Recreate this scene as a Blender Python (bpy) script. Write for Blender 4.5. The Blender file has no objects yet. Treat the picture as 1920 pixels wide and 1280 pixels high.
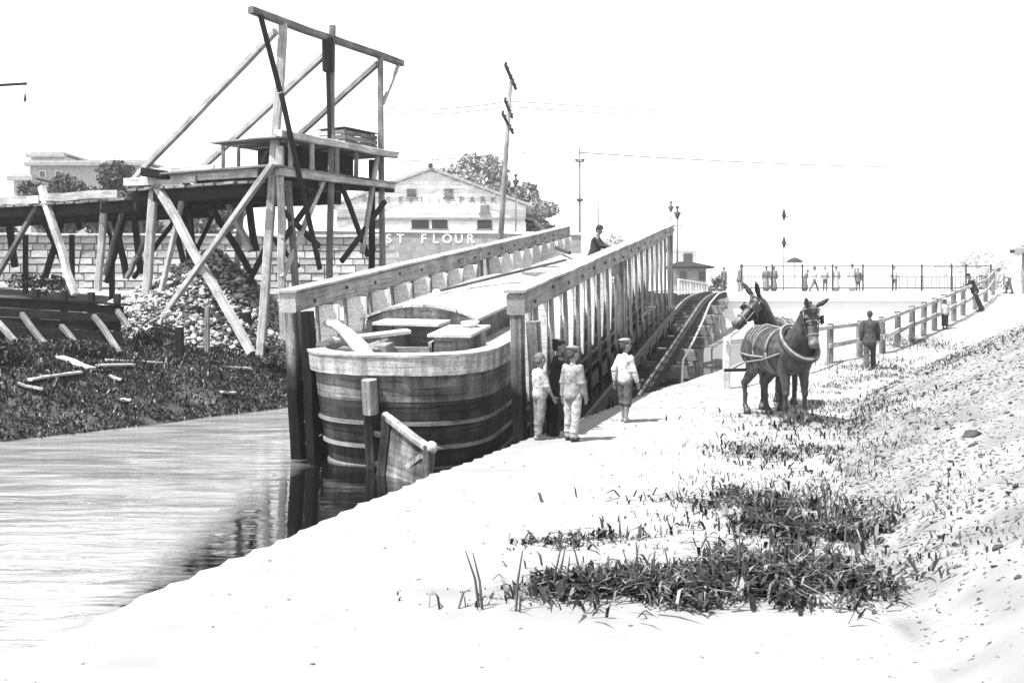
import bpy, bmesh, math, random
import numpy as np
from mathutils import Vector, Matrix, noise

random.seed(7)
rng = np.random.default_rng(11)
R = math.radians
scene = bpy.context.scene

# ------------------------------------------------------------------ camera
F, EYE, HZ = 2000.0, 2.36, 542.0          # focal length (px of a 1920 frame), eye height, horizon row
cam_data = bpy.data.cameras.new('camera')
cam = bpy.data.objects.new('camera', cam_data)
scene.collection.objects.link(cam)
cam.location = (0, 0, EYE)
cam.rotation_euler = (R(90), 0, 0)
cam_data.sensor_width = 36
cam_data.lens = F / 1920 * 36
cam_data.shift_y = -(640 - HZ) / 1920
cam_data.clip_start = 0.1
cam_data.clip_end = 3000
scene.camera = cam

# ------------------------------------------------------------------ world, sun, exposure
SUN = Vector((-0.38, -0.26, 0.89)).normalized()
elev = math.asin(SUN.z)
world = bpy.data.worlds.new('World')
scene.world = world
world.use_nodes = True
wn = world.node_tree
wn.nodes.clear()
sky = wn.nodes.new('ShaderNodeTexSky')
sky.sky_type = 'NISHITA'
sky.sun_disc = False
sky.sun_elevation = elev
sky.sun_rotation = math.atan2(SUN.x, SUN.y)
sky.dust_density = 0.6
sky.air_density = 3.0
sky.ozone_density = 1.0
bw = wn.nodes.new('ShaderNodeRGBToBW')
bg = wn.nodes.new('ShaderNodeBackground')
bg.inputs[1].default_value = 0.12
wo = wn.nodes.new('ShaderNodeOutputWorld')
wn.links.new(sky.outputs[0], bw.inputs[0])
wn.links.new(bw.outputs[0], bg.inputs[0])
wn.links.new(bg.outputs[0], wo.inputs[0])

sl = bpy.data.lights.new('sun', 'SUN')
sl.energy = 5.0
sl.angle = R(0.5)
sl.color = (1, 1, 1)
sun = bpy.data.objects.new('sun', sl)
scene.collection.objects.link(sun)
sun.rotation_euler = (-SUN).to_track_quat('-Z', 'Y').to_euler()
sun.location = SUN * 60

vs = scene.view_settings
vs.view_transform = 'Standard'
vs.look = 'None'
vs.exposure = 1.4
vs.gamma = 1.0
vs.use_curve_mapping = False
scene.cycles.use_denoising = True
scene.cycles.max_bounces = 8
scene.cycles.diffuse_bounces = 3
scene.cycles.glossy_bounces = 4
scene.cycles.transparent_max_bounces = 8
scene.cycles.volume_bounces = 1
scene.cycles.caustics_reflective = False
scene.cycles.caustics_refractive = False

# ------------------------------------------------------------------ helpers
COL = scene.collection
ORG = {}

def P(px, py, Y):
    return Vector(((px - 960) * Y / F, Y, EYE - (py - HZ) * Y / F))

def tag(o, label=None, cat=None, group=None, kind=None):
    if label: o['label'] = label
    if cat: o['category'] = cat
    if group: o['group'] = group
    if kind: o['kind'] = kind
    return o

def thing(name, label, cat, loc=(0, 0, 0), group=None, rot=None, local=False):
    o = bpy.data.objects.new(name, None)
    o.empty_display_size = 0.2
    COL.objects.link(o)
    o.location = loc
    if rot: o.rotation_euler = rot
    ORG[o] = Vector((0, 0, 0)) if local else Vector(loc)
    return tag(o, label, cat, group)

def link(name, me, mat, parent=None):
    o = bpy.data.objects.new(name, me)
    COL.objects.link(o)
    if mat is not None:
        if len(me.materials) == 0: me.materials.append(mat)
    if parent is not None:
        o.parent = parent
        ORG[o] = ORG[parent]
    else:
        ORG[o] = Vector((0, 0, 0))
    return o

class MB:
    """collects simple shapes; build() makes ONE mesh object"""
    def __init__(s):
        s.v = []; s.f = []; s.uv = []
    def face(s, idx, uvs):
        s.f.append(idx); s.uv.append(uvs)
    def ringloft(s, rings, closed=True, cap=True, uvs=None):
        n = len(rings[0]); b = len(s.v)
        for r in rings: s.v.extend([tuple(p) for p in r])
        u0 = random.random() * 20; v0 = random.random() * 20
        ul = [0.0]
        for i in range(1, len(rings)):
            ul.append(ul[-1] + (Vector(rings[i][0]) - Vector(rings[i-1][0])).length)
        vl = [0.0]
        for j in range(n):
            vl.append(vl[-1] + (Vector(rings[0][(j+1) % n]) - Vector(rings[0][j])).length)
        m = n if closed else n - 1
        for i in range(len(rings) - 1):
            for j in range(m):
                k = (j + 1) % n
                s.face((b+i*n+j, b+i*n+k, b+(i+1)*n+k, b+(i+1)*n+j),
                       ((u0+ul[i], v0+vl[j]), (u0+ul[i], v0+vl[j+1]), (u0+ul[i+1], v0+vl[j+1]), (u0+ul[i+1], v0+vl[j])))
        if cap and closed:
            for e, rev in ((0, True), (len(rings)-1, False)):
                ids = [b+e*n+j for j in range(n)]
                if rev: ids = ids[::-1]
                s.face(tuple(ids), tuple((u0+0.05*j, v0) for j in range(n)))
    def beam(s, p, q, w, h, up=(0, 0, 1), segs=1, jit=0.0, taper=1.0, ch=0.12, bow=0.0):
        p = Vector(p); q = Vector(q); d = q - p
        L = d.length
        if L < 1e-6: return s
        d.normalize(); up = Vector(up)
        if abs(d.dot(up)) > 0.97: up = Vector((0, 1, 0)) if abs(d.y) < 0.9 else Vector((1, 0, 0))
        x = d.cross(up).normalized(); y = d.cross(x).normalized()
        rings = []
        for i in range(segs + 1):
            t = i / segs
            c = p + d * (L * t) + x * random.uniform(-jit, jit)*1.4 + y * (random.uniform(-jit, jit)*1.4 + bow * math.sin(math.pi * t))
            k = 1 + (taper - 1) * t
            a = w / 2 * k; b = h / 2 * k; e = ch * min(w, h) * k
            if ch > 0:
                pts = [(a, -b+e), (a, b-e), (a-e, b), (-a+e, b), (-a, b-e), (-a, -b+e), (-a+e, -b), (a-e, -b)]
            else:
                pts = [(a, -b), (a, b), (-a, b), (-a, -b)]
            rings.append([c + x*px + y*py for px, py in pts])
        s.ringloft(rings)
        return s
    def box(s, c, size, ch=0.0, rz=0.0):
        cx, cy, cz = c; sx, sy, sz = size
        d = Vector((math.cos(rz), math.sin(rz), 0)) * (sx / 2)
        return s.beam(Vector((cx, cy, cz)) - d, Vector((cx, cy, cz)) + d, sy, sz, ch=ch)
    def tube(s, pts, rad, n=8, cap=True):
        pts = [Vector(p) for p in pts]
        if not hasattr(rad, '__len__'): rad = [rad] * len(pts)
        rings = []; x = None
        for i, p in enumerate(pts):
            d = (pts[min(i+1, len(pts)-1)] - pts[max(i-1, 0)]).normalized()
            if x is None:
                x = d.cross(Vector((0, 0, 1)))
                if x.length < 0.05: x = d.cross(Vector((0, 1, 0)))
                x.normalize()
            else:
                x = (x - d * x.dot(d))
                x.normalize()
            y = d.cross(x)
            rings.append([p + (x*math.cos(2*math.pi*j/n) + y*math.sin(2*math.pi*j/n)) * rad[i] for j in range(n)])
        s.ringloft(rings, cap=cap)
        return s
    def prism(s, poly, depth_vec):
        """polygon (list of points) extruded by a vector"""
        a = [Vector(p) for p in poly]; d = Vector(depth_vec)
        n = len(a); b = len(s.v)
        s.v.extend([tuple(p) for p in a]); s.v.extend([tuple(p + d) for p in a])
        u0 = random.random() * 20
        L = lambda i, k: tuple((u0 + (a[j]-a[0]).length, 0.1*j) for j in range(n))
        s.face(tuple(range(b, b+n)), tuple((u0 + a[j].x + a[j].y, a[j].z) for j in range(n)))
        s.face(tuple(range(b+2*n-1, b+n-1, -1)), tuple((u0 + a[j].x + a[j].y, a[j].z) for j in range(n-1, -1, -1)))
        for j in range(n):
            k = (j+1) % n
            l = (a[k]-a[j]).length
            s.face((b+k, b+j, b+n+j, b+n+k), ((u0+l, 0), (u0, 0), (u0, d.length), (u0+l, d.length)))
        return s
    def sphere(s, c, r, n=8, m=6, scale=(1, 1, 1), rot=None):
        c = Vector(c); rings = []
        for i in range(1, m):
            th = math.pi * i / m
            ring = []
            for j in range(n):
                ph = 2*math.pi*j/n
                p = Vector((r*math.sin(th)*math.cos(ph)*scale[0], r*math.sin(th)*math.sin(ph)*scale[1], -r*math.cos(th)*scale[2]))
                if rot is not None: p = rot @ p
                ring.append(c + p)
            rings.append(ring)
        b = len(s.v)
        s.ringloft(rings, cap=False)
        p = Vector((0, 0, r*scale[2]))
        if rot is not None: p = rot @ p
        s.v.append(tuple(c - p)); s.v.append(tuple(c + p))
        B, T = len(s.v)-2, len(s.v)-1
        for j in range(n):
            k = (j+1) % n
            s.face((b+k, b+j, B), ((0, 0), (0, 0.1), (0.1, 0)))
            s.face((b+(m-2)*n+j, b+(m-2)*n+k, T), ((0, 0), (0, 0.1), (0.1, 0)))
        return s
    def mesh(s, name, org=Vector((0, 0, 0)), smooth=False):
        me = bpy.data.meshes.new(name)
        me.from_pydata([(x-org.x, y-org.y, z-org.z) for x, y, z in s.v], [], s.f)
        uvl = me.uv_layers.new(name='UVMap')
        flat = [c for fu in s.uv for u in fu for c in u]
        uvl.data.foreach_set('uv', flat)
        if smooth: me.polygons.foreach_set('use_smooth', [True]*len(me.polygons))
        me.update()
        return me
    def build(s, name, mat, parent=None, smooth=False):
        org = ORG[parent] if parent is not None else Vector((0, 0, 0))
        return link(name, s.mesh(name, org, smooth), mat, parent)

def beam(name, p, q, w, h, mat, parent, **k):
    return MB().beam(p, q, w, h, **k).build(name, mat, parent)

def np_mesh(name, V, Fq, mat, parent=None, attr=None, smooth=False):
    me = bpy.data.meshes.new(name)
    V = np.asarray(V, dtype=np.float32); Fq = np.asarray(Fq, dtype=np.int32)
    k = Fq.shape[1]
    me.vertices.add(len(V)); me.vertices.foreach_set('co', V.ravel())
    me.loops.add(Fq.size); me.loops.foreach_set('vertex_index', Fq.ravel())
    me.polygons.add(len(Fq)); me.polygons.foreach_set('loop_start', np.arange(0, Fq.size, k, dtype=np.int32))
    if smooth: me.polygons.foreach_set('use_smooth', np.ones(len(Fq), dtype=bool))
    me.update(calc_edges=True)
    if attr is not None:
        a = me.attributes.new('tone', 'FLOAT', 'POINT')
        a.data.foreach_set('value', np.asarray(attr, dtype=np.float32))
    return link(name, me, mat, parent)

# ------------------------------------------------------------------ materials (a black-and-white photograph: neutral greys)
def grey(v): return (v, v, v, 1)

def wood(name, base, var=0.45, rough=0.85, gs=(1.2, 26), bump=0.25, stain=0.35, wet=None, streak=0.0):
    m = bpy.data.materials.new(name); m.use_nodes = True
    nt = m.node_tree; N = nt.nodes; L = nt.links
    b = N['Principled BSDF']; b.inputs['Roughness'].default_value = rough
    b.inputs['Specular IOR Level'].default_value = 0.08
    tc = N.new('ShaderNodeTexCoord'); mp = N.new('ShaderNodeMapping')
    mp.inputs['Scale'].default_value = (gs[0], gs[1], 1)
    L.new(tc.outputs['UV'], mp.inputs[0])
    n1 = N.new('ShaderNodeTexNoise'); n1.inputs['Scale'].default_value = 1.0; n1.inputs['Detail'].default_value = 5; n1.inputs['Roughness'].default_value = 0.65
    L.new(mp.outputs[0], n1.inputs['Vector'])
    n2 = N.new('ShaderNodeTexNoise'); n2.inputs['Scale'].default_value = 1.7; n2.inputs['Detail'].default_value = 6
    L.new(tc.outputs['Object'], n2.inputs['Vector'])
    r1 = N.new('ShaderNodeMapRange'); r1.inputs[1].default_value = 0.3; r1.inputs[2].default_value = 0.7
    r1.inputs[3].default_value = 1 - var; r1.inputs[4].default_value = 1 + var
    L.new(n1.outputs[0], r1.inputs[0])
    r2 = N.new('ShaderNodeMapRange'); r2.inputs[1].default_value = 0.35; r2.inputs[2].default_value = 0.68
    r2.inputs[3].default_value = 1 - stain; r2.inputs[4].default_value = 1 + stain * 0.6
    L.new(n2.outputs[0], r2.inputs[0])
    oi = N.new('ShaderNodeObjectInfo')
    r3 = N.new('ShaderNodeMapRange'); r3.inputs[3].default_value = 0.78; r3.inputs[4].default_value = 1.22
    L.new(oi.outputs['Random'], r3.inputs[0])
    m1 = N.new('ShaderNodeMath'); m1.operation = 'MULTIPLY'; L.new(r1.outputs[0], m1.inputs[0]); L.new(r2.outputs[0], m1.inputs[1])
    m2 = N.new('ShaderNodeMath'); m2.operation = 'MULTIPLY'; L.new(m1.outputs[0], m2.inputs[0]); L.new(r3.outputs[0], m2.inputs[1])
    m3 = N.new('ShaderNodeMath'); m3.operation = 'MULTIPLY'; m3.inputs[1].default_value = base; m3.use_clamp = True; L.new(m2.outputs[0], m3.inputs[0])
    mp2 = N.new('ShaderNodeMapping'); mp2.inputs['Scale'].default_value = (gs[0]*0.9, gs[1]*2.2, 1); L.new(tc.outputs['UV'], mp2.inputs[0])
    n4 = N.new('ShaderNodeTexNoise'); n4.inputs['Scale'].default_value = 1.0; n4.inputs['Detail'].default_value = 3; L.new(mp2.outputs[0], n4.inputs['Vector'])
    r5 = N.new('ShaderNodeMapRange'); r5.inputs[1].default_value = 0.60; r5.inputs[2].default_value = 0.66; r5.inputs[3].default_value = 1.0; r5.inputs[4].default_value = 0.35; L.new(n4.outputs[0], r5.inputs[0])
    n5 = N.new('ShaderNodeTexNoise'); n5.inputs['Scale'].default_value = 26.0; n5.inputs['Detail'].default_value = 3; L.new(tc.outputs['Object'], n5.inputs['Vector'])
    r6 = N.new('ShaderNodeMapRange'); r6.inputs[1].default_value = 0.35; r6.inputs[2].default_value = 0.65; r6.inputs[3].default_value = 0.78; r6.inputs[4].default_value = 1.22; L.new(n5.outputs[0], r6.inputs[0])
    m6 = N.new('ShaderNodeMath'); m6.operation = 'MULTIPLY'; L.new(r5.outputs[0], m6.inputs[0]); L.new(r6.outputs[0], m6.inputs[1])
    m7 = N.new('ShaderNodeMath'); m7.operation = 'MULTIPLY'; L.new(m3.outputs[0], m7.inputs[0]); L.new(m6.outputs[0], m7.inputs[1]); m3 = m7
    if streak > 0:                       # rain and tar runs down the planking
        mp3 = N.new('ShaderNodeMapping'); mp3.inputs['Scale'].default_value = (7, 7, 0.7); L.new(tc.outputs['Object'], mp3.inputs[0])
        n6 = N.new('ShaderNodeTexNoise'); n6.inputs['Scale'].default_value = 1.0; n6.inputs['Detail'].default_value = 5; L.new(mp3.outputs[0], n6.inputs['Vector'])
        r7 = N.new('ShaderNodeMapRange'); r7.inputs[1].default_value = 0.38; r7.inputs[2].default_value = 0.66; r7.inputs[3].default_value = 1-streak; r7.inputs[4].default_value = 1+streak; L.new(n6.outputs[0], r7.inputs[0])
        m8 = N.new('ShaderNodeMath'); m8.operation = 'MULTIPLY'; L.new(m3.outputs[0], m8.inputs[0]); L.new(r7.outputs[0], m8.inputs[1]); m3 = m8
    last = m3
    if wet:                              # (height, width, dark tone): weed and slime up to the old waterline
        geo = N.new('ShaderNodeNewGeometry'); sx = N.new('ShaderNodeSeparateXYZ'); L.new(geo.outputs['Position'], sx.inputs[0])
        ad = N.new('ShaderNodeMath'); ad.operation = 'MULTIPLY_ADD'; L.new(n2.outputs[0], ad.inputs[0]); ad.inputs[1].default_value = 0.8; L.new(sx.outputs['Z'], ad.inputs[2])
        rw = N.new('ShaderNodeMapRange'); rw.inputs[1].default_value = wet[0]; rw.inputs[2].default_value = wet[0] + wet[1]
        rw.inputs[3].default_value = wet[2]; rw.inputs[4].default_value = 1.0
        L.new(ad.outputs[0], rw.inputs[0])
        m4 = N.new('ShaderNodeMath'); m4.operation = 'MULTIPLY'; L.new(m3.outputs[0], m4.inputs[0]); L.new(rw.outputs[0], m4.inputs[1])
        last = m4
    cc = N.new('ShaderNodeCombineColor')
    for i in range(3): L.new(last.outputs[0], cc.inputs[i])
    L.new(cc.outputs[0], b.inputs['Base Color'])
    bp = N.new('ShaderNodeBump'); bp.inputs['Strength'].default_value = bump; bp.inputs['Distance'].default_value = 0.02
    L.new(n1.outputs[0], bp.inputs['Height']); L.new(bp.outputs[0], b.inputs['Normal'])
    return m

def mott(name, base, var=0.35, scale=6.0, rough=0.9, bump=0.2, obj_rand=0.12, attr=None, spec=0.1, dist=0.03, fine=None):
    m = bpy.data.materials.new(name); m.use_nodes = True
    nt = m.node_tree; N = nt.nodes; L = nt.links
    b = N['Principled BSDF']; b.inputs['Roughness'].default_value = rough
    b.inputs['Specular IOR Level'].default_value = spec
    tc = N.new('ShaderNodeTexCoord')
    n1 = N.new('ShaderNodeTexNoise'); n1.inputs['Scale'].default_value = scale; n1.inputs['Detail'].default_value = 8; n1.inputs['Roughness'].default_value = 0.62
    L.new(tc.outputs['Object'], n1.inputs['Vector'])
    r1 = N.new('ShaderNodeMapRange'); r1.inputs[1].default_value = 0.32; r1.inputs[2].default_value = 0.68
    r1.inputs[3].default_value = 1 - var; r1.inputs[4].default_value = 1 + var
    L.new(n1.outputs[0], r1.inputs[0])
    oi = N.new('ShaderNodeObjectInfo')
    r3 = N.new('ShaderNodeMapRange'); r3.inputs[3].default_value = 1-obj_rand; r3.inputs[4].default_value = 1+obj_rand
    L.new(oi.outputs['Random'], r3.inputs[0])
    m2 = N.new('ShaderNodeMath'); m2.operation = 'MULTIPLY'; L.new(r1.outputs[0], m2.inputs[0]); L.new(r3.outputs[0], m2.inputs[1])
    m3 = N.new('ShaderNodeMath'); m3.operation = 'MULTIPLY'; m3.inputs[1].default_value = base; m3.use_clamp = True; L.new(m2.outputs[0], m3.inputs[0])
    last = m3
    if attr:
        at = N.new('ShaderNodeAttribute'); at.attribute_name = attr
        m4 = N.new('ShaderNodeMath'); m4.operation = 'MULTIPLY'; L.new(last.outputs[0], m4.inputs[0]); L.new(at.outputs['Fac'], m4.inputs[1]); last = m4
    if fine:                             # (scale, threshold, dark factor): small dark specks
        n3 = N.new('ShaderNodeTexNoise'); n3.inputs['Scale'].default_value = fine[0]; n3.inputs['Detail'].default_value = 3
        L.new(tc.outputs['Object'], n3.inputs['Vector'])
        r4 = N.new('ShaderNodeMapRange'); r4.inputs[1].default_value = fine[1]; r4.inputs[2].default_value = fine[1] + 0.05
        r4.inputs[3].default_value = 1.0; r4.inputs[4].default_value = fine[2]
        if len(fine) > 3:                # how thickly the specks lie comes from a ground-cover attribute
            ar = N.new('ShaderNodeAttribute'); ar.attribute_name = fine[3]
            ma = N.new('ShaderNodeMath'); ma.operation = 'MULTIPLY_ADD'; L.new(ar.outputs['Fac'], ma.inputs[0]); ma.inputs[1].default_value = 0.15; L.new(n3.outputs[0], ma.inputs[2])
            L.new(ma.outputs[0], r4.inputs[0])
        else: L.new(n3.outputs[0], r4.inputs[0])
        m5 = N.new('ShaderNodeMath'); m5.operation = 'MULTIPLY'; L.new(last.outputs[0], m5.inputs[0]); L.new(r4.outputs[0], m5.inputs[1]); last = m5
    cc = N.new('ShaderNodeCombineColor')
    for i in range(3): L.new(last.outputs[0], cc.inputs[i])
    L.new(cc.outputs[0], b.inputs['Base Color'])
    if bump > 0:
        bp = N.new('ShaderNodeBump'); bp.inputs['Strength'].default_value = bump; bp.inputs['Distance'].default_value = dist
        L.new(n1.outputs[0], bp.inputs['Height']); L.new(bp.outputs[0], b.inputs['Normal'])
    return m

def leafmat(name, base, var=0.6):
    m = mott(name, base, var=var, scale=1.3, bump=0, attr='tone', obj_rand=0.05)
    nt = m.node_tree; b = nt.nodes['Principled BSDF']
    b.inputs['Roughness'].default_value = 0.7
    return m

M = dict(
    pale=wood('weathered_pale_timber', 0.36, var=0.35),
    mid=wood('weathered_timber', 0.15, var=0.45),
    dark=wood('dark_old_timber', 0.022, var=0.5),
    black=wood('tarred_timber', 0.016, var=0.5),
    trussw=wood('cradle_timber', 0.20, var=0.4, streak=0.45, wet=(1.05, 0.8, 0.05)),
    truss_beam=wood('cradle_top_timber', 0.22, var=0.35, gs=(1.0, 16)),
    bracket=wood('cradle_bracket_timber', 0.60, var=0.15, stain=0.2, wet=(0.2, 0.7, 0.1)),
    wetwood=wood('wet_cradle_planking', 0.010, var=0.6, rough=0.5),
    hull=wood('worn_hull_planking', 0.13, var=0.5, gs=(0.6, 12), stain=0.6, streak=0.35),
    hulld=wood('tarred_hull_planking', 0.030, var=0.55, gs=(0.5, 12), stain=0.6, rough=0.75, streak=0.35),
    gun=wood('scrubbed_gunwale', 0.32, var=0.3, gs=(0.8, 14), stain=0.35, streak=0.35),
    deck=wood('pale_deck_boards', 0.34, var=0.15, stain=0.15),
    paint=wood('whitewashed_boards', 0.62, var=0.12, gs=(1, 10), stain=0.15),
    plaster=mott('whitewashed_wall', 0.72, var=0.06, scale=1.5, bump=0.1),
    stone=mott('grey_building_stone', 0.32, var=0.3, scale=5, bump=0.4, obj_rand=0.3),
    mortar=mott('mortar', 0.24, var=0.3, scale=8),
    rubble=mott('broken_stone', 0.22, var=0.35, scale=3, attr='tone', obj_rand=0),
    iron=mott('dark_iron', 0.02, var=0.3, scale=4, rough=0.6, spec=0.4),
    wire=mott('grey_wire', 0.10, var=0.1, scale=1, bump=0),
    roof=mott('grey_shingle_roof', 0.25, var=0.3, scale=5, bump=0.3),
    letterd=mott('faded_dark_lettering', 0.16, var=0.5, scale=1.2, bump=0),
    letterf=mott('almost_vanished_lettering', 0.30, var=0.45, scale=1.0, bump=0),
    letterw=mott('white_lettering', 0.75, var=0.1, scale=2, bump=0),
    hoard=mott('grey_hoarding_boards', 0.2, var=0.25, scale=2.5, bump=0.2),
    pane=mott('dark_window_pane', 0.05, var=0.3, scale=2, rough=0.25, bump=0, spec=0.5),
    openm=mott('dark_opening', 0.03, var=0.3, scale=2, bump=0),
    bark=mott('bark', 0.12, var=0.4, scale=6, bump=0.5),
    leaf=leafmat('foliage', 0.11),
    weed=leafmat('weed_foliage', 0.04, var=0.35),
    skin=mott('skin', 0.17, var=0.08, scale=8, rough=0.6, bump=0.02),
    mule=mott('brown_mule_coat', 0.034, var=0.6, scale=9, rough=0.45, bump=0.3, attr='tone', spec=0.35),
    strap=mott('pale_worn_strap', 0.16, var=0.25, scale=12, rough=0.7),
    leather=mott('dark_leather', 0.03, var=0.3, scale=10, rough=0.5, spec=0.4),
    rope=mott('pale_rope', 0.42, var=0.3, scale=20),
    roped=mott('dark_rope', 0.05, var=0.3, scale=20),
)
CLOTH = {}
def cloth(v):
    k = round(v, 3)
    if k not in CLOTH: CLOTH[k] = mott('cloth_%d' % int(v*1000), v*0.55, var=0.12, scale=7, rough=0.95, bump=1.0, dist=0.06)
    return CLOTH[k]

# ------------------------------------------------------------------ terrain
def tab(y, ys, xs): return np.interp(y, ys, xs)
def x_path(Y):  return tab(Y, [-80, -5, 6.4, 8.2, 9.87, 11.2, 12.2, 13.6, 15.3, 17.1, 20.5, 24.1, 30, 36, 41, 70], [-30, -7, -3.4, -2.87, -2.3, -1.88, -1.53, -1.02, -.36, .36, 1.66, 2.98, 5.6, 8, 9.8, 20])
def x_bank(Y):  return tab(Y, [-80, 5, 11, 15.5, 20.2, 22.6, 26.1, 31, 36, 41, 52, 70], [-110, -28, -20, -14, -9.7, -7.8, -5.48, -2.7, 0, 2.5, 5, 9])
def x_toe(Y):   return tab(Y, [-60, 0, 7.7, 15.3, 20, 26, 31, 36, 41, 47, 60, 90], [-2, 1.6, 2.7, 4.7, 6.3, 9.0, 12.2, 15.8, 19.6, 23.5, 30.5, 46])
def x_fence(Y): return tab(Y, [30, 32, 36, 41, 47, 53, 60, 90], [8.0, 9.5, 13, 16.6, 20, 23.3, 27.2, 44])
def sm(t): t = np.clip(t, 0, 1); return t*t*(3-2*t)

def _n2(x, y, s):           # cheap smooth value noise
    x = x*s; y = y*s
    xi = np.floor(x); yi = np.floor(y); fx = x-xi; fy = y-yi
    fx = fx*fx*(3-2*fx); fy = fy*fy*(3-2*fy)
    def h(a, b):
        v = np.sin(a*127.1 + b*311.7)*43758.5453
        return v-np.floor(v)
    return ((h(xi, yi)*(1-fx)+h(xi+1, yi)*fx)*(1-fy)+(h(xi, yi+1)*(1-fx)+h(xi+1, yi+1)*fx)*fy)-0.5

def terrain(X, Y, detail=True):
    X = np.asarray(X, float); Y = np.asarray(Y, float)
    zp = tab(Y, [30, 32, 36, 41, 47, 53, 60, 64], [0, .10, .48, 1.08, 1.45, 1.8, 2.15, 2.2])
    xf = x_fence(Y) - 0.9
    base = np.where(X > xf, zp, np.maximum(0.04*np.minimum(zp, 1), zp - 0.7*(xf - X)))
    # ground right of the white wall's left end stays low until the wall; left of it the ground climbs to the street
    climb = 2.2*sm((Y - 57)/8)*sm((12.5 - X)/2)
    base = np.maximum(base, climb)
    over = np.maximum(0, X - x_toe(Y) + 0.5*_n2(X, Y, 0.35))
    bank = 0.43*over*sm(over/0.8+0.3)
    zr = base + bank
    zr = np.where(zr > 2.25, 2.25 + 0.25*(1-np.exp(-(zr-2.25)*1.2)), zr)
    if detail:
        zr = zr + sm(over/1.5)*(0.09*_n2(X, Y, 2.3) + 0.07*_n2(X+9, Y, 5.1)) + 0.03*_n2(X, Y, 0.8) + 0.012*_n2(X, Y, 3.0)
    dl = (x_bank(Y) - X)*0.8 + (0.5*_n2(X, Y, 0.7) if detail else 0)
    zl = tab(dl, [-2.2, 0, .5, 2.0, 5, 8, 12, 18], [-1.9, -.62, -.36, .45, .95, 1.3, 2.0, 2.4])
    if detail: zl = zl + 0.12*_n2(X, Y, 1.1)*sm(dl) + 0.06*_n2(X, Y, 3.0)*sm(dl)
    # canal basin between the banks
    inside = (X - x_bank(Y) > 0) & (Y < 46)
    edge = x_path(Y) + (0.05*_n2(X*0, Y, 0.6) + 0.03*_n2(X*0+5, Y, 2.2) if detail else 0)
    t = sm((X - edge + 0.32)/0.32)
    endz = sm((Y - 37)/6)
    zr_b = np.where(Y < 46, -1.7*(1-endz)*(1-t) + zr*np.maximum(t, endz), zr)
    z = np.where(X < x_bank(Y), zl, np.maximum(zr_b, np.where(Y < 46, zl, -9)))
    mixl = sm((Y-46)/8)
    z = np.where((Y >= 46) & (X >= x_bank(Y)), np.maximum(zr, zl*0.0), z)
    z = np.where((X < x_bank(Y)) & (climb > 0.01), np.maximum(z, climb), z)
    z = np.where(Y > 66.4, 2.2 + 0.0*z, z)
    return z

def zt(x, y): return float(terrain(np.array([x]), np.array([y]))[0])

def G(px, py, y0=4.0, y1=120.0):
    """where the sight line through a pixel first meets the ground"""
    Y = np.linspace(y0, y1, 6000)
    X = (px-960)*Y/F; Z = EYE-(py-HZ)*Y/F
    hit = np.nonzero(Z <= terrain(X, Y))[0]
    i = hit[0] if len(hit) else len(Y)-1
    return Vector((X[i], Y[i], float(terrain(X[i:i+1], Y[i:i+1])[0])))

def axis(lo, hi, step, far, grow=1.25):
    a = list(np.arange(lo, hi, step)); s = step; x = a[-1]
    up = []
    while x < far[1]:
        s *= grow; x += s; up.append(x)
    s = step; x = lo; dn = []
    while x > far[0]:
        s *= grow; x -= s; dn.append(x)
    return np.array(dn[::-1] + a + up)

gx = axis(-16, 16, 0.13, (-700, 700)); gy = axis(4.5, 44, 0.13, (-150, 900))
XX, YY = np.meshgrid(gx, gy)
ZZ = terrain(XX, YY)
tone = 0.27 + 0.07*_n2(XX, YY, 0.5) + 0.07*_n2(XX+3, YY*2.2, 1.9)
tone = np.where((X_ := XX) > x_toe(YY), 0.205 + 0.07*_n2(XX, YY, 1.2) + 0.10*_n2(XX, YY, 4.0) + 0.05*_n2(XX, YY, 0.3), tone)
left = (XX < x_bank(YY)+0.3)
tone = np.where(left, 0.05 + 0.05*np.clip(_n2(XX, YY, 1.8)+0.2, 0, 1), tone)
tone = np.where(left & (YY > 40), 0.3, tone)
tone = np.where((ZZ < -0.3) & (XX > x_bank(YY)) & (XX < x_path(YY)+0.2), 0.10, tone)
tone = np.where((YY > 30) & (YY < 50) & (XX > x_path(YY)-6) & (XX < x_path(YY)) & ~left, 0.14, tone)
tone = np.where(YY > 66.4, 0.6, tone)
ny, nx = XX.shape
idx = np.arange(ny*nx).reshape(ny, nx)
quads = np.stack([idx[:-1, :-1], idx[:-1, 1:], idx[1:, 1:], idx[1:, :-1]], -1).reshape(-1, 4)
M['ground'] = mott('sandy_ground', 0.82, var=0.10, scale=1.4, bump=0.5, attr='tone', obj_rand=0, dist=0.02, fine=(17.0, 0.735, 0.22, 'speck'))
speck = sm((XX-x_toe(YY)+0.9)/1.2)*(YY < 66)*(0.5+0.5*sm((YY-6.4)/1.2))*(0.6+0.9*(_n2(XX, YY, 0.8)+0.5))*0.9
ground = np_mesh('ground', np.stack([XX, YY, ZZ], -1).reshape(-1, 3), quads, M['ground'], attr=tone.ravel(), smooth=True)
sa_ = ground.data.attributes.new('speck', 'FLOAT', 'POINT'); sa_.data.foreach_set('value', speck.ravel().astype(np.float32))
tag(ground, kind='structure')

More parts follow.
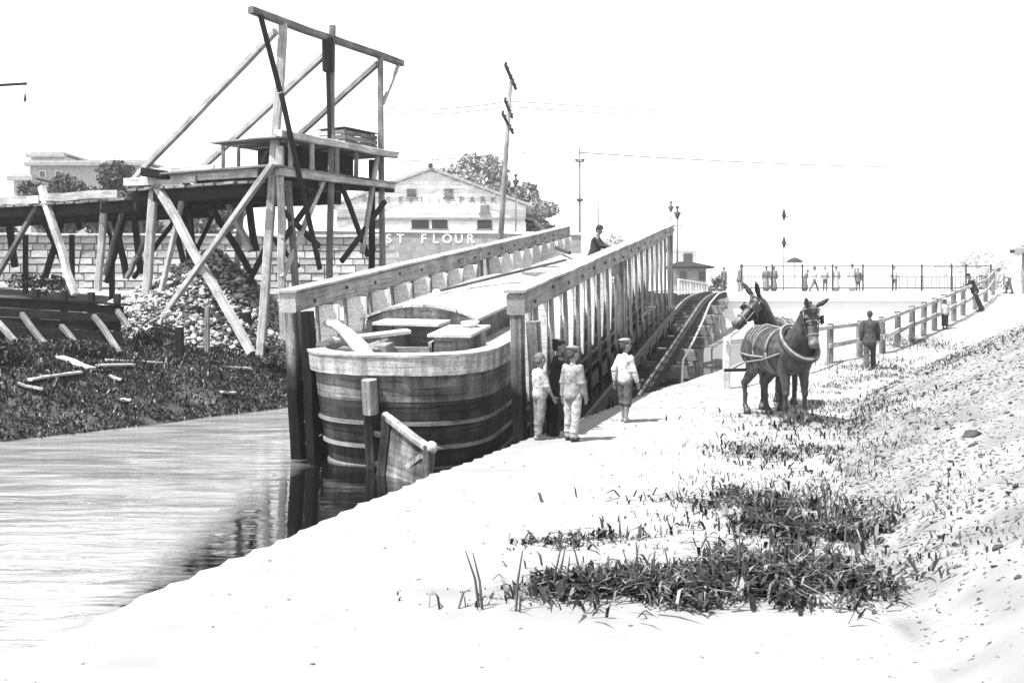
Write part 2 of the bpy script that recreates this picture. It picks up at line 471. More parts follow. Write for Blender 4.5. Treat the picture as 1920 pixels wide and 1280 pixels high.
# ------------------------------------------------------------------ canal water
WZ = -0.55
def water_material():
    # sky glare painted pale into open water's colour, faded out before the car
    m = bpy.data.materials.new('canal_water'); m.use_nodes = True
    nt = m.node_tree; N = nt.nodes; L = nt.links
    b = N['Principled BSDF']
    b.inputs['Roughness'].default_value = 0.05
    b.inputs['IOR'].default_value = 2.4
    tc = N.new('ShaderNodeTexCoord'); mp = N.new('ShaderNodeMapping'); mp.inputs['Scale'].default_value = (0.5, 1.7, 1); mp.inputs['Rotation'].default_value = (0, 0, R(8))
    L.new(tc.outputs['Object'], mp.inputs[0])
    n1 = N.new('ShaderNodeTexNoise'); n1.inputs['Scale'].default_value = 1.8; n1.inputs['Detail'].default_value = 4; n1.inputs['Distortion'].default_value = 0.6
    L.new(mp.outputs[0], n1.inputs['Vector'])
    n2 = N.new('ShaderNodeTexNoise'); n2.inputs['Scale'].default_value = 0.7; n2.inputs['Detail'].default_value = 5; n2.inputs['Distortion'].default_value = 1.2
    L.new(mp.outputs[0], n2.inputs['Vector'])
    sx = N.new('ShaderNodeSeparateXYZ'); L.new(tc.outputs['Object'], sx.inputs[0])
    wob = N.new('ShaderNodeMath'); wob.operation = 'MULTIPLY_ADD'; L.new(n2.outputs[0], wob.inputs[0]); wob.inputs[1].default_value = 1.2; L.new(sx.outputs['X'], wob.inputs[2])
    glare_ripple_mask = N.new('ShaderNodeMapRange'); glare_ripple_mask.inputs[1].default_value = -3.35; glare_ripple_mask.inputs[2].default_value = -2.75; glare_ripple_mask.inputs[3].default_value = 1.0; glare_ripple_mask.inputs[4].default_value = 0.0
    L.new(wob.outputs[0], glare_ripple_mask.inputs[0])
    glare_tone = N.new('ShaderNodeMapRange'); glare_tone.inputs[1].default_value = 0.36; glare_tone.inputs[2].default_value = 0.60; glare_tone.inputs[3].default_value = 0.13; glare_tone.inputs[4].default_value = 0.26
    L.new(n2.outputs[0], glare_tone.inputs[0])
    mu = N.new('ShaderNodeMath'); mu.operation = 'MULTIPLY'; L.new(glare_tone.outputs[0], mu.inputs[0]); L.new(glare_ripple_mask.outputs[0], mu.inputs[1])
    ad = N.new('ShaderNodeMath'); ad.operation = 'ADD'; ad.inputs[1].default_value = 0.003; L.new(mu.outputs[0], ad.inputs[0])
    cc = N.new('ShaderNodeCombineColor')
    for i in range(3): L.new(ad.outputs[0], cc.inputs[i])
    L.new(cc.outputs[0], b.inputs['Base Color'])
    bp = N.new('ShaderNodeBump'); bp.inputs['Distance'].default_value = 0.10
    st = N.new('ShaderNodeMath'); st.operation = 'MULTIPLY_ADD'; L.new(glare_ripple_mask.outputs[0], st.inputs[0]); st.inputs[1].default_value = 0.30; st.inputs[2].default_value = 0.08; L.new(st.outputs[0], bp.inputs['Strength'])
    L.new(n1.outputs[0], bp.inputs['Height']); L.new(bp.outputs[0], b.inputs['Normal'])
    return m
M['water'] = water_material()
wy = [-100, 5, 11, 15.5, 20.2, 22.6, 26.1, 31, 36, 42]
wv = []; wf = []
for y in wy:
    wv += [(float(x_bank(y))-1.0, y, WZ), (float(x_path(y))+0.25, y, WZ)]
for i in range(len(wy)-1):
    wf.append((2*i, 2*i+1, 2*i+3, 2*i+2))
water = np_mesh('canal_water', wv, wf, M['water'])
tag(water, kind='structure')
# ------------------------------------------------------------------ inclined plane: cradle car, boat, track
CO = Vector((-1.74, 17.94, -1.42)); CROT = (R(5.9), 0, R(-14.4))
CM = Matrix.Translation(CO) @ Matrix.Rotation(R(-14.4), 4, 'Z') @ Matrix.Rotation(R(5.9), 4, 'X')
CMI = CM.inverted()
def loc2w(v, u, w): return CM @ Vector((v, u, w))

car = thing('boat_cradle_car', 'long timber cradle car with tall slatted sides carrying the canal boat up the incline', 'cradle car', CO, rot=CROT, local=True)
VT = 1.97; WT = 3.75; ULEN = 23.5; UJ = 11.2
def share(name, me, parent, loc, mat=None, rot=None, scale=None):
    o = bpy.data.objects.new(name, me); COL.objects.link(o); o.parent = parent; o.location = loc; ORG[o] = ORG[parent]
    if rot: o.rotation_euler = rot
    if scale: o.scale = scale
    return o
post_me = []
for k in range(4):
    mb = MB().beam((0, 0, WT-0.30), (0, 0, 0.2), 0.07, 0.13, segs=5, jit=0.008)
    me = mb.mesh('stanchion'); me.materials.append(M['trussw']); post_me.append(me)
# tapered bracket boards (wide under the top beam, pointed below); inner side at -x
brk_me = []
for k in range(4):
    mb = MB(); j = lambda: random.uniform(-0.02, 0.02)
    poly = [(-0.05, 0, WT-0.34), (-0.42+j(), 0, WT-0.34), (-0.40+j(), 0, WT-0.62+j()), (-0.24+j(), 0, WT-1.35+j()), (-0.15, 0, WT-2.0+j()), (-0.12, 0, WT-2.0+j()), (-0.08+j(), 0, WT-1.2)]
    mb.prism(poly, (0, 0.10, 0))
    me = mb.mesh('bracket'); me.materials.append(M['bracket']); brk_me.append(me)
for side in (1, -1):
    # top beams, one per hinged section
    for a, b in ((-0.12, UJ-0.12), (UJ+0.12, ULEN)):
        beam('top_beam', (side*VT, a, WT-0.17), (side*VT, b, WT-0.17), 0.30, 0.34, M['truss_beam'], car, segs=8, jit=0.012, ch=0.08)
        beam('cap_plank', (side*VT, a-0.03, WT+0.025), (side*VT, b+0.02, WT+0.025), 0.36, 0.045, M['pale'], car, segs=6, jit=0.006, ch=0.1)
        beam('bottom_beam', (side*VT, a, 0.45), (side*VT, b, 0.45), 0.34, 0.4, M['wetwood'], car, segs=2)
        # end posts of each section
        for u in (a+0.12, b-0.12):
            beam('end_post', (side*VT, u, WT-0.34), (side*VT, u, -0.3), 0.20, 0.22, M['trussw'], car, segs=5, jit=0.01, ch=0.1)
    k = 0; u = 1.15
    while u < ULEN-0.5:
        if abs(u-UJ) > 0.55:
            share('stanchion', random.choice(post_me), car, (side*(VT+0.04), u, 0))
            b = share('bracket', random.choice(brk_me), car, (side*(VT+0.02), u-0.04, 0))
            if side < 0: b.rotation_euler = (0, 0, math.pi)
        u += 1.26
    for w in (0.95, 1.32, 1.69, 2.06):
        if side > 0 and w > 1.0: continue
        for a, b in ((0.05, UJ-0.2), (UJ+0.2, ULEN-0.1)):
            beam('side_plank', (side*(VT-0.12), a, w), (side*(VT-0.12), b, w), 0.05, 0.34, M['wetwood'], car, segs=3, jit=0.008)
bolt_me = MB().sphere((0, 0, 0), 0.035, 8, 5).mesh('bolt'); bolt_me.materials.append(M['iron'])
for side in (1, -1):
    u = 0.6
    while u < ULEN:
        share('bolt', bolt_me, car, (side*VT+0.155, u, WT-0.17+random.uniform(-.06, .06))); u += 1.42
# doubled guide posts at the near end, standing in the water
beam('guide_post', (VT+0.30, -0.1, 3.3), (VT+0.32, -0.1, -0.5), 0.20, 0.22, M['trussw'], car, segs=5, jit=0.012)
beam('guide_post', (VT+0.56, 0.0, 2.05), (VT+0.58, 0.0, -0.5), 0.19, 0.19, M['trussw'], car, segs=4, jit=0.012)
beam('guide_post', (-VT+0.28, 0.0, 3.42), (-VT+0.30, 0.0, -0.4), 0.18, 0.2, M['wetwood'], car, segs=4, jit=0.012)
beam('guide_post', (-VT+0.50, 0.25, 2.3), (-VT+0.52, 0.25, -0.4), 0.18, 0.2, M['wetwood'], car, segs=4, jit=0.012)
for u in np.arange(0.4, ULEN, 1.9):
    beam('floor_beam', (-VT-0.2, u, 0.3), (VT+0.2, u, 0.3), 0.26, 0.3, M['wetwood'], car)
for u in (1.6, 4.2, 7.2, 10.0, 13.0, 16.0, 19.0, 22.0):
    for s in (-1, 1):
        me = MB().tube([(s*1.9-0.06, u, 0.05), (s*1.9+0.06, u, 0.05)], 0.36, n=16)
        me.build('wheel', M['iron'], car)

# ---------------- the boat
boat = thing('canal_boat', 'blunt-sterned wooden canal boat with pale gunwale riding in the cradle car', 'canal boat', CO, rot=CROT, local=True)
BV = -0.14; HB = 1.62; U0, U1 = -0.62, 22.3
def outline(inset, n=44):
    pts = []
    b = HB-inset
    def curve(u_tip, sgn):
        out = []
        for i in range(n+1):
            a = -math.pi/2 + math.pi*i/n
            v = b*math.copysign(abs(math.sin(a))**0.80, a)
            out.append((v+BV, u_tip + sgn*(inset + 1.35*(1-max(0.0, math.cos(a))**0.72))))
        return out
    st = curve(U0, 1)                         # left to right round the stern
    mids = [U0+1.4+inset + (U1-U0-2.8)*k/10 for k in range(1, 10)]
    rt = [(b+BV, u) for u in mids]
    bo = [(v, u) for v, u in curve(U1, -1)][::-1]
    lf = [(-b+BV, u) for u in mids[::-1]]
    return st+rt+bo+lf
def sheer(u): return 0.10*((u-11)/11)**2
def strake(name, w0, w1, i0, i1, mat, thick=0.06, jit=0.0):
    o0 = outline(i0); o1 = outline(i1); q1 = outline(i1+thick); q0 = outline(i0+thick)
    rings = []
    for k in range(len(o0)):
        s1 = sheer(o0[k][1]); j = random.uniform(-jit, jit)
        rings.append([(o0[k][0], o0[k][1], w0+s1+j), (o1[k][0], o1[k][1], w1+s1+j), (q1[k][0], q1[k][1], w1+s1+j), (q0[k][0], q0[k][1], w0+s1+j)])
    rings.append(rings[0])
    mb = MB(); mb.ringloft(rings, cap=False)
    return mb.build(name, mat, boat)
# topsides: pale worn band, then tarred bands with proud rubbing strips at each lap
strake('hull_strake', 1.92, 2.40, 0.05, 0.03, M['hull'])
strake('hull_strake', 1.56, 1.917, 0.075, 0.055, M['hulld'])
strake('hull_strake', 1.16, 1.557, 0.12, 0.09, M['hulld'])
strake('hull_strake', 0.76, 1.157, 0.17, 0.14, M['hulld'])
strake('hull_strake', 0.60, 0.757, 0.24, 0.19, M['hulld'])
for w, i in ((1.56, 0.075), (1.16, 0.12), (0.80, 0.17)):
    strake('rubbing_strip', w-0.03, w+0.03, i-0.028, i-0.022, M['mid'], thick=0.05)
strake('gunwale', 2.36, 2.66, -0.035, -0.05, M['gun'], thick=0.20, jit=0.004)
strake('cap_rail', 2.66, 2.70, -0.065, -0.065, M['pale'], thick=0.24, jit=0.004)
def deckpoly(w, inset, name, mat, thick=0.05):
    o = outline(inset)
    mb = MB(); mb.prism([(v, u, w+sheer(u)) for v, u in o], (0, 0, -thick)); return mb.build(name, mat, boat)
deckpoly(2.50, 0.12, 'deck', M['deck'])
deckpoly(0.66, 0.28, 'hull_bottom', M['hulld'])
# stern post with paler head, rudder folded round to starboard
sp = beam('stern_post', (BV-0.18, U0-0.06, 2.38), (BV-0.18, U0-0.02, 0.2), 0.22, 0.24, M['hulld'], boat, segs=5, jit=0.006, ch=0.25)
beam('post_head', (BV-0.18, U0-0.10, 2.42), (BV-0.18, U0-0.075, 1.86), 0.23, 0.25, M['gun'], sp, segs=3, ch=0.3)
rud = thing  # (rudder is a part of the boat)
def wl(px, py, Y): return CMI @ P(px, py, Y)
hinge_t = wl(728, 785, 16.75); hinge_b = wl(716, 905, 16.75)
tip_t = wl(806, 842, 15.7); tip_b = wl(797, 930, 15.7)
mbr = MB(); mbr.prism([hinge_t+Vector((0, 0, -0.05)), tip_t+Vector((0, 0, -0.06)), tip_b, hinge_b], (CM.to_3x3().inverted() @ Vector((0.05, 0.03, 0))))
rudder = mbr.build('rudder', M['hull'], boat)
beam('rudder_stock', hinge_t+Vector((0, 0, 0.05)), hinge_b, 0.16, 0.16, M['hulld'], rudder, segs=3, jit=0.005)
beam('rudder_rail', hinge_t+Vector((-0.06, 0.03, 0.04)), tip_t+Vector((0.02, -0.04, 0.0)), 0.12, 0.13, M['gun'], rudder, segs=3, jit=0.004, ch=0.25)
beam('rudder_tail_post', tip_t+Vector((0, 0, 0.06)), tip_b, 0.13, 0.2, M['hull'], rudder, segs=3, jit=0.005)
MB().sphere(tip_t+Vector((0.03, -0.02, 0.03)), 0.10, 10, 8).build('rudder_knob', M['pale'], rudder, True)
beam('rudder_brace', wl(742, 893, 16.55), wl(790, 855, 15.85), 0.05, 0.07, M['gun'], rudder)
for w in (1.55, 1.05):
    beam('gudgeon', (BV-0.1, U0-0.12, w), (hinge_t.x, hinge_t.y+0.02, w), 0.07, 0.08, M['iron'], rudder)
# stern furniture
def pbox(name, c, s, mat, ch=0.04):
    mb = MB(); mb.beam((c[0]-s[0]/2, c[1], c[2]), (c[0]+s[0]/2, c[1], c[2]), s[1], s[2], ch=ch); return mb.build(name, mat, boat)
till = MB(); till.tube([(BV-0.28, U0+0.30, 2.56), (BV-0.55, U0+0.55, 2.80), (BV-0.95, U0+0.85, 3.03), (BV-1.25, U0+1.1, 3.13), (BV-1.52, U0+1.25, 3.14)], [0.15, 0.14, 0.11, 0.085, 0.05], n=10)
till.build('tiller', M['pale'], boat, True)
pbox('bitts', (BV-0.62, U0+0.75, 2.66), (0.72, 0.34, 0.32), M['hull'])
pbox('side_locker', (BV-0.25, U0+0.80, 2.68), (0.20, 0.40, 0.36), M['mid'])
beam('steering_board', (BV-1.25, U0+1.0, 2.88), (BV-0.15, U0+1.75, 2.94), 0.30, 0.06, M['deck'], boat, segs=2)
# open companionway with a sliding board
for c, s in (((0.02+BV, U0+1.05, 2.64), (0.9, 0.06, 0.26)), ((0.02+BV, U0+2.35, 2.72), (0.9, 0.06, 0.42)), ((-0.42+BV, U0+1.7, 2.68), (0.06, 1.24, 0.34)), ((0.46+BV, U0+1.7, 2.68), (0.06, 1.24, 0.34))):
    pbox('companionway_side', c, s, M['mid'])
pbox('companionway_well', (0.02+BV, U0+1.7, 2.535), (0.80, 1.2, 0.02), M['openm'], 0)
beam('hatch_board', (BV-1.0, U0+2.5, 3.0), (BV+0.30, U0+2.42, 2.99), 0.62, 0.05, M['deck'], boat, segs=2)
# hatch locker on the starboard quarter
lk = pbox('hatch_locker', (BV+0.86, U0+1.55, 2.74), (0.62, 1.05, 0.44), M['hull'])
MB().beam((BV+0.48, U0+1.52, 2.985), (BV+1.24, U0+1.52, 2.985), 1.24, 0.05, ch=0.1).build('locker_lid', M['deck'], lk)
MB().tube([(BV+0.95, U0+1.85, 3.01), (BV+0.95, U0+1.85, 3.10), (BV+0.95, U0+1.85, 3.11)], [0.11, 0.17, 0.13], n=16).build('basin', M['paint'], lk, True)
# cabin trunk
cu0, cu1, cv0, cv1 = 2.35, 8.6, -1.42+BV, 0.72+BV
cab = pbox('cabin_side', ((cv0+cv1)/2, (cu0+cu1)/2, 2.74), (cv1-cv0, cu1-cu0, 0.54), M['hull'], 0.02)
fp_ = [(cv0-0.02, cu0-0.03, 2.50), (cv1+0.02, cu0-0.03, 2.50)]
for i_ in range(13):
    t = 1-2*i_/12; fp_.append(((cv0+cv1)/2+t*((cv1-cv0)/2+0.02), cu0-0.03, 2.965+0.27*(1-t*t)))
MB().prism(fp_, (0, 0.05, 0)).build('cabin_front', M['gun'], cab)  # paler than the sides: sunlight on the front put into its tone
for v_ in (-1.1, -0.2):
    beam('cabin_window', (v_+BV-0.2, cu0-0.055, 2.82), (v_+BV+0.2, cu0-0.055, 2.82), 0.03, 0.22, M['openm'], cab)
NB = 11
roof = None
for k in range(NB):
    mbc = MB(); rr = []; dz = random.uniform(-.006, .006); e0 = random.uniform(-.03, .03)
    for u in np.linspace(cu0-0.14+e0, cu1+0.1, 7):
        ring = []
        for q_ in (k/NB+0.0018, (k+0.5)/NB, (k+1)/NB-0.0018):
            t = -1+2*q_
            ring.append(((cv0+cv1)/2 + t*((cv1-cv0)/2+0.10), u, 3.02 + dz + 0.27*(1-t*t) + random.uniform(-.003, .003)))
        ring += [(a_[0], a_[1], a_[2]-0.05) for a_ in ring[::-1]]
        rr.append(ring)
    mbc.ringloft(rr); mbc.build('roof_board', M['deck'], cab)
for u in (2.4, 5.4, 8.4):
    mbc = MB(); rr = []
    for i_ in range(9):
        t = -1+2*i_/8; z_ = 2.955+0.27*(1-t*t); x_ = (cv0+cv1)/2+t*((cv1-cv0)/2+0.02)
        rr.append([(x_, u-.04, z_-.05), (x_, u+.04, z_-.05), (x_, u+.04, z_), (x_, u-.04, z_)])
    mbc.ringloft(rr); mbc.build('roof_beam', M['hull'], cab)
MB().tube([(-0.45+BV, 3.6, 3.15), (-0.45+BV, 3.6, 3.32), (-0.45+BV, 3.6, 3.42)], [0.09, 0.09, 0.06], n=12).build('stove_pipe_cap', M['paint'], cab, True)
pbox('cargo_hatch', (BV+0.0, 11.2, 2.80), (2.2, 3.6, 0.5), M['gun'])
pbox('deck_box', (BV+0.55, 9.5, 2.95), (1.2, 0.9, 0.75), M['deck'])
pbox('forward_hatch', (BV, 17.0, 2.78), (2.2, 5.0, 0.46), M['gun'])
beam('boat_pole', (BV-0.5, 4.0, 3.36), (BV+0.9, 9.9, 3.52), 0.06, 0.06, M['mid'], boat, segs=2)
MB().beam((BV+1.2, U0+1.2, 2.60), (BV+1.15, 7.5, 2.58), 0.12, 0.10, segs=4).build('side_rail', M['gun'], boat)

# ---------------- the track of the incline on timber bents
def rail_z(s):
    s = np.asarray(s, float)
    return np.where(s < 30, 1.0+0.103*(s-23.5), 1.0+0.103*6.5+0.62*(1-np.exp(-(s-30)*0.103/0.62))*1.0)
def tr(s, r, dz=0.0):
    return Vector((0.04+0.249*s+0.969*r, 17.5+0.969*s-0.249*r, float(rail_z(s))+dz))
track = thing('incline_track', 'railed timber track climbing on stepped bents and bending over the summit', 'track', tr(30, -2))
ss = list(np.arange(8, 60, 1.2))
for r in (0.62, -0.25, -3.7, -4.5):
    st = MB(); st_r = []
    for s in ss:
        c = tr(s, r, -0.22); x = Vector((0.969, -0.249, 0))
        st_r.append([c + x*0.16 + Vector((0, 0, -0.2)), c + x*0.16 + Vector((0, 0, 0.12)), c - x*0.16 + Vector((0, 0, 0.12)), c - x*0.16 + Vector((0, 0, -0.2))])
    st.ringloft(st_r); q = st.build('stringer', M['dark'], track)
    rl = MB(); rl.tube([tr(s, r, -0.06) for s in ss], 0.05, n=6); rl.build('rail', M['mid'], q)
for s in np.arange(24.6, 58, 1.1):
    MB().beam(tr(s, 0.42, -0.165), tr(s, -4.3, -0.165), 0.5, 0.06, segs=2, jit=0.01).build('deck_plank', M['dark'], track)
for s in (13.5, 17.2, 20.6, 23.6, 26.6, 30.0, 34.5, 40.0):
    a = tr(s, 1.35, -0.64); b = tr(s, -5.0, -0.64)
    cap = beam('bent_cap', a, b, 0.42, 0.42, M['mid'], track, segs=3, jit=0.02, ch=0.1)
    for r in (1.05, 0.35, -1.2, -2.8, -4.4):
        t = tr(s, r, -0.85); gz = max(zt(t.x, t.y), -1.6) - 0.3
        if t.z - gz > 0.15:
            lean = 0.12 if r > 0.9 else 0.0
            beam('bent_post', t, (t.x+lean, t.y, gz), 0.27, 0.27, M['pale' if r > 0.9 else 'mid'], cap, segs=3, jit=0.015)
    if s in (20.6, 26.6, 34.5):
        t0 = tr(s-0.2, 1.2, -0.9); t1 = tr(s-0.2, -0.9, -0.9); g = zt(t1.x, t1.y)
        beam('bent_brace', t0, (t1.x, t1.y, max(g, -0.6)), 0.10, 0.18, M['mid'], cap)
# rope lying slack along the track side
MB().tube([tr(44, 1.0, 0.02), tr(38, 1.0, 0.02), tr(31, 1.05, -0.02), tr(26, 1.1, -0.18), tr(21, 1.15, -0.22), tr(16, 1.25, -0.05), tr(13, 1.5, -0.15)], 0.035, n=6).build('haul_rope', M['rope'])
tag(bpy.data.objects['haul_rope'], 'pale haulage rope slung along the edge of the timber track', 'rope')
# dark cable hanging over the far end of the left-hand cradle side
cb = [P(985, 411, 41.0), P(1003, 416, 41.0), P(1018, 430, 40.5), P(1030, 452, 39.5), P(1045, 465, 37), P(1068, 474, 34)]
pts = []
for i in range(len(cb)-1):
    for t in (0, .33, .66): pts.append(cb[i].lerp(cb[i+1], t))
pts.append(cb[-1])
c = MB().tube(pts, [0.10]*9 + [0.06]*(len(pts)-9), n=7).build('hanging_cable', M['roped']); tag(c, 'thick dark cable hooped over the far end of the cradle side', 'cable')
# ------------------------------------------------------------------ left bank: hoist frame and trestle
E2 = Vector((0.5, 0.866, 0)); E1 = Vector((-0.866, 0.5, 0))
A0 = Vector((-6.35, 28.7, 0))
def PT(px, py, c=0.0):
    """point on the vertical plane parallel to the trestle (offset c along E2)"""
    k = (px-960)/F*E2.x + E2.y
    return P(px, py, (A0.dot(E2)+c)/k)
def PG(px, py, c=0.0):
    """point on the vertical plane of the hoist frame (offset c inland)"""
    k = (px-960)/F*E1.x + E1.y
    Y = (A0.dot(E1)+c)/k
    return P(px, py, Y)
def Q(a, b, z): return Vector((A0.x, A0.y, 0)) + E1*a + E2*b + Vector((0, 0, z))
def drop(p):
    return Vector((p.x, p.y, zt(p.x, p.y)-0.25))
hoist = thing('coal_hoist_frame', 'tall gallows-like timber hoist frame of pale posts towering over the canal bank', 'hoist frame', drop(Q(0, 2, 0)))
ZT = 9.55; DK = 5.35
tb0, tb1 = Q(0, -0.98, ZT+0.08), Q(0, 5.75, ZT-0.05)
beam('top_beam', tb0, tb1, 0.20, 0.19, M['mid'], hoist, segs=6, jit=0.015)
# post A is two timbers with cleats
pa = PG(531, 50); 
beam('frame_post', Vector((pa.x, pa.y, ZT)), drop(Q(0.42, -0.15, 0)), 0.22, 0.22, M['pale'], hoist, segs=6, jit=0.02)
beam('frame_post', Q(-0.10, 0.05, 6.2), drop(Q(0.05, 0.35, 0)), 0.19, 0.21, M['pale'], hoist, segs=6, jit=0.02)
beam('frame_post', Q(-0.05, 0.45, 5.3), drop(Q(-0.15, 0.85, 0)), 0.17, 0.19, M['mid'], hoist, segs=6, jit=0.02)
beam('frame_post', Q(0, 2.35, ZT+0.4), drop(Q(0, 2.2, 0)), 0.17, 0.19, M['mid'], hoist, segs=6, jit=0.015)
beam('frame_post', Q(0, 2.12, ZT-0.1), Q(0, 2.22, 6.7), 0.10, 0.14, M['dark'], hoist, segs=2)
beam('frame_post', Q(0, 4.6, ZT), drop(Q(0, 4.85, 0)), 0.17, 0.19, M['mid'], hoist, segs=6, jit=0.015)
beam('frame_post', Q(0.1, 4.35, 6.3), drop(Q(0.2, 4.4, 0)), 0.18, 0.20, M['dark'], hoist, segs=4, jit=0.015)
beam('hoist_block', Q(0.0, 2.15, ZT-0.02), Q(0.0, 2.17, ZT-0.95), 0.30, 0.34, M['dark'], hoist)
# knee braces of the top beam
beam('knee_brace', Q(-0.14, -0.75, ZT), Q(-0.15, 0.0, ZT-1.9), 0.10, 0.13, M['dark'], hoist)
beam('knee_brace', Q(0.0, 5.6, ZT-0.1), Q(0.0, 4.75, ZT-1.5), 0.10, 0.10, M['pale'], hoist)
# long back stays down to the trestle deck
beam('back_stay', Q(0, 0.0, ZT-0.25), Q(5.9, 0.1, DK+0.1), 0.15, 0.17, M['pale'], hoist, segs=5, jit=0.012)
beam('back_stay', Q(0, 2.1, ZT-0.45), Q(6.0, 2.1, DK+0.1), 0.15, 0.17, M['pale'], hoist, segs=5, jit=0.012)
beam('back_stay', Q(0, 4.5, ZT-0.3), Q(6.0, 4.4, DK+0.1), 0.14, 0.16, M['mid'], hoist, segs=5, jit=0.012)
# long dark brace crossing the frame in front of the platforms
beam('cross_brace', PG(527, 175, -0.35), PG(600, 505, -0.35), 0.10, 0.13, M['dark'], hoist, segs=4, jit=0.012)
for a, b, mt in (((612, 335), (530, 452), 'dark'), ((528, 392), (598, 462), 'dark'), ((636, 335), (690, 480), 'dark'), ((722, 378), (640, 490), 'dark'),
                 ((610, 330), (530, 520), 'pale'), ((708, 292), (678, 475), 'pale')):
    beam('cross_brace', PG(a[0], a[1], -0.1), PG(b[0], b[1], -0.1), 0.10, 0.15, M[mt], hoist, segs=3, jit=0.01)
# platforms between the posts
lo = beam('platform_beam', PG(520, 322, -0.2), PG(738, 348, -0.2), 0.16, 0.22, M['pale'], hoist, segs=4, jit=0.01)
beam('platform_beam', PG(520, 340, 0.1), PG(735, 352, 0.1), 0.2, 0.30, M['black'], hoist, segs=3)
up = beam('platform_beam', PG(525, 250, -0.2), PG(742, 292, -0.2), 0.16, 0.20, M['pale'], hoist, segs=4, jit=0.01)
beam('platform_beam', PG(525, 246, 0.0), PG(742, 288, 0.0), 0.3, 0.05, M['mid'], hoist, segs=4)
for x, y0, y1, mt in ((585, 262, 318, 'pale'), (668, 276, 332, 'mid'), (632, 270, 330, 'mid'), (545, 255, 322, 'pale')):
    beam('platform_post', PG(x, y0, -0.15), PG(x, y1, -0.15), 0.12, 0.13, M[mt], hoist, segs=2, jit=0.005)
for k in range(9):                               # loading floor boards
    b = -0.2 + k*0.62
    beam('floor_board', Q(-0.3, b, DK+0.28), Q(4.6, b, DK+0.28), 0.56, 0.06, M['mid'], hoist)
for k in range(7):                               # upper floor boards
    b = 0.1 + k*0.72
    beam('upper_board', Q(-0.2, b, 6.42), Q(2.2, b, 6.42), 0.64, 0.05, M['mid'], hoist)
# dark hopper under the upper floor
for a0_, b0_, a1_, b1_, n in ((0.5, 1.55, 0.5, 3.9, 'hopper_side'), (2.1, 1.55, 2.1, 3.9, 'hopper_side'), (0.5, 3.9, 2.1, 3.9, 'hopper_side'), (0.5, 1.55, 2.1, 1.55, 'hopper_side')):
    beam(n, Q(a0_, b0_, 5.95), Q(a1_, b1_, 5.95), 0.06, 0.85, M['black'], hoist)
# lean-to rail on the inland side
beam('hand_rail', Q(2.6, 0.6, 6.55), Q(0.2, 0.4, 6.45), 0.10, 0.10, M['dark'], hoist, segs=2)
for a in (2.5, 1.9, 0.7):
    beam('rail_post', Q(a, 0.55, 6.55), Q(a, 0.55, DK+0.3), 0.09, 0.09, M['mid'], hoist)
beam('head_board', Q(0.3, 0.7, 6.15), Q(2.0, 1.5, 6.15), 0.05, 0.34, M['dark'], hoist)

crate = thing('wooden_crate', 'slatted wooden crate standing on the upper hoist platform', 'crate', Q(0.55, 3.75, 6.47))
cc = Q(0.55, 3.75, 6.47); ca = math.atan2(E2.y, E2.x)
for k in range(4):
    z = 6.53+k*0.15
    for sgn in (-1, 1):
        beam('slat', cc+E2*(-0.75)+E1*(0.48*sgn)+Vector((0, 0, z-cc.z)), cc+E2*0.75+E1*(0.48*sgn)+Vector((0, 0, z-cc.z)), 0.03, 0.13, M['mid'], crate)
        beam('slat', cc+E2*(0.78*sgn)+E1*(-0.5)+Vector((0, 0, z-cc.z)), cc+E2*(0.78*sgn)+E1*0.5+Vector((0, 0, z-cc.z)), 0.03, 0.13, M['deck'], crate)
for s1 in (-1, 1):
    for s2 in (-1, 1):
        beam('corner_post', cc+E2*(0.70*s1)+E1*(0.43*s2), cc+E2*(0.70*s1)+E1*(0.43*s2)+Vector((0, 0, 0.62)), 0.07, 0.07, M['mid'], crate)
beam('lid', cc+E2*(-0.8)+Vector((0, 0, 0.645)), cc+E2*0.8+Vector((0, 0, 0.645)), 1.05, 0.03, M['mid'], crate)

# ---- coal trestle running inland
tres = thing('coal_trestle', 'long timber coal trestle on splayed legs running off to the left', 'trestle', drop(Q(8, 1, 0)))
def tbeam(n, a, b, w, h, m, **k): return beam(n, a, b, w, h, M[m], tres, **k)
# stringers and deck
for b_, mt in ((0.0, 'dark'), (1.5, 'dark'), (3.0, 'dark')):
    tbeam('stringer', Q(0.3, b_, DK-0.30), Q(5.7, b_, DK-0.30), 0.26, 0.34, mt, segs=4, jit=0.015)
    tbeam('stringer', Q(5.3, b_, DK-0.56), Q(24, b_, DK-0.50), 0.26, 0.30, mt, segs=6, jit=0.02)
for k in range(60):
    a = 0.5 + k*0.395
    z = DK-0.10 if a < 5.6 else DK-0.36
    tbeam('deck_board', Q(a, -0.35+random.uniform(-.1, .1), z), Q(a, 3.4+random.uniform(-.1, .1), z), 0.36, 0.07, 'mid')
# side boards (lit, uneven) holding the coal
for a0_, a1_, z in ((0.4, 2.6, DK+0.14), (2.7, 5.6, DK+0.10), (2.0, 4.9, DK+0.32), (5.9, 9.4, DK-0.20), (9.5, 14.0, DK-0.22), (14.1, 23.0, DK-0.2)):
    tbeam('side_board', Q(a0_, -0.30, z), Q(a1_, -0.30, z+random.uniform(-.06, .06)), 0.06, 0.24, 'pale', segs=3, jit=0.02)
tbeam('cross_timber', PT(265, 322, -0.7), PT(395, 340, 0.4), 0.22, 0.24, 'black', segs=3, jit=0.01)
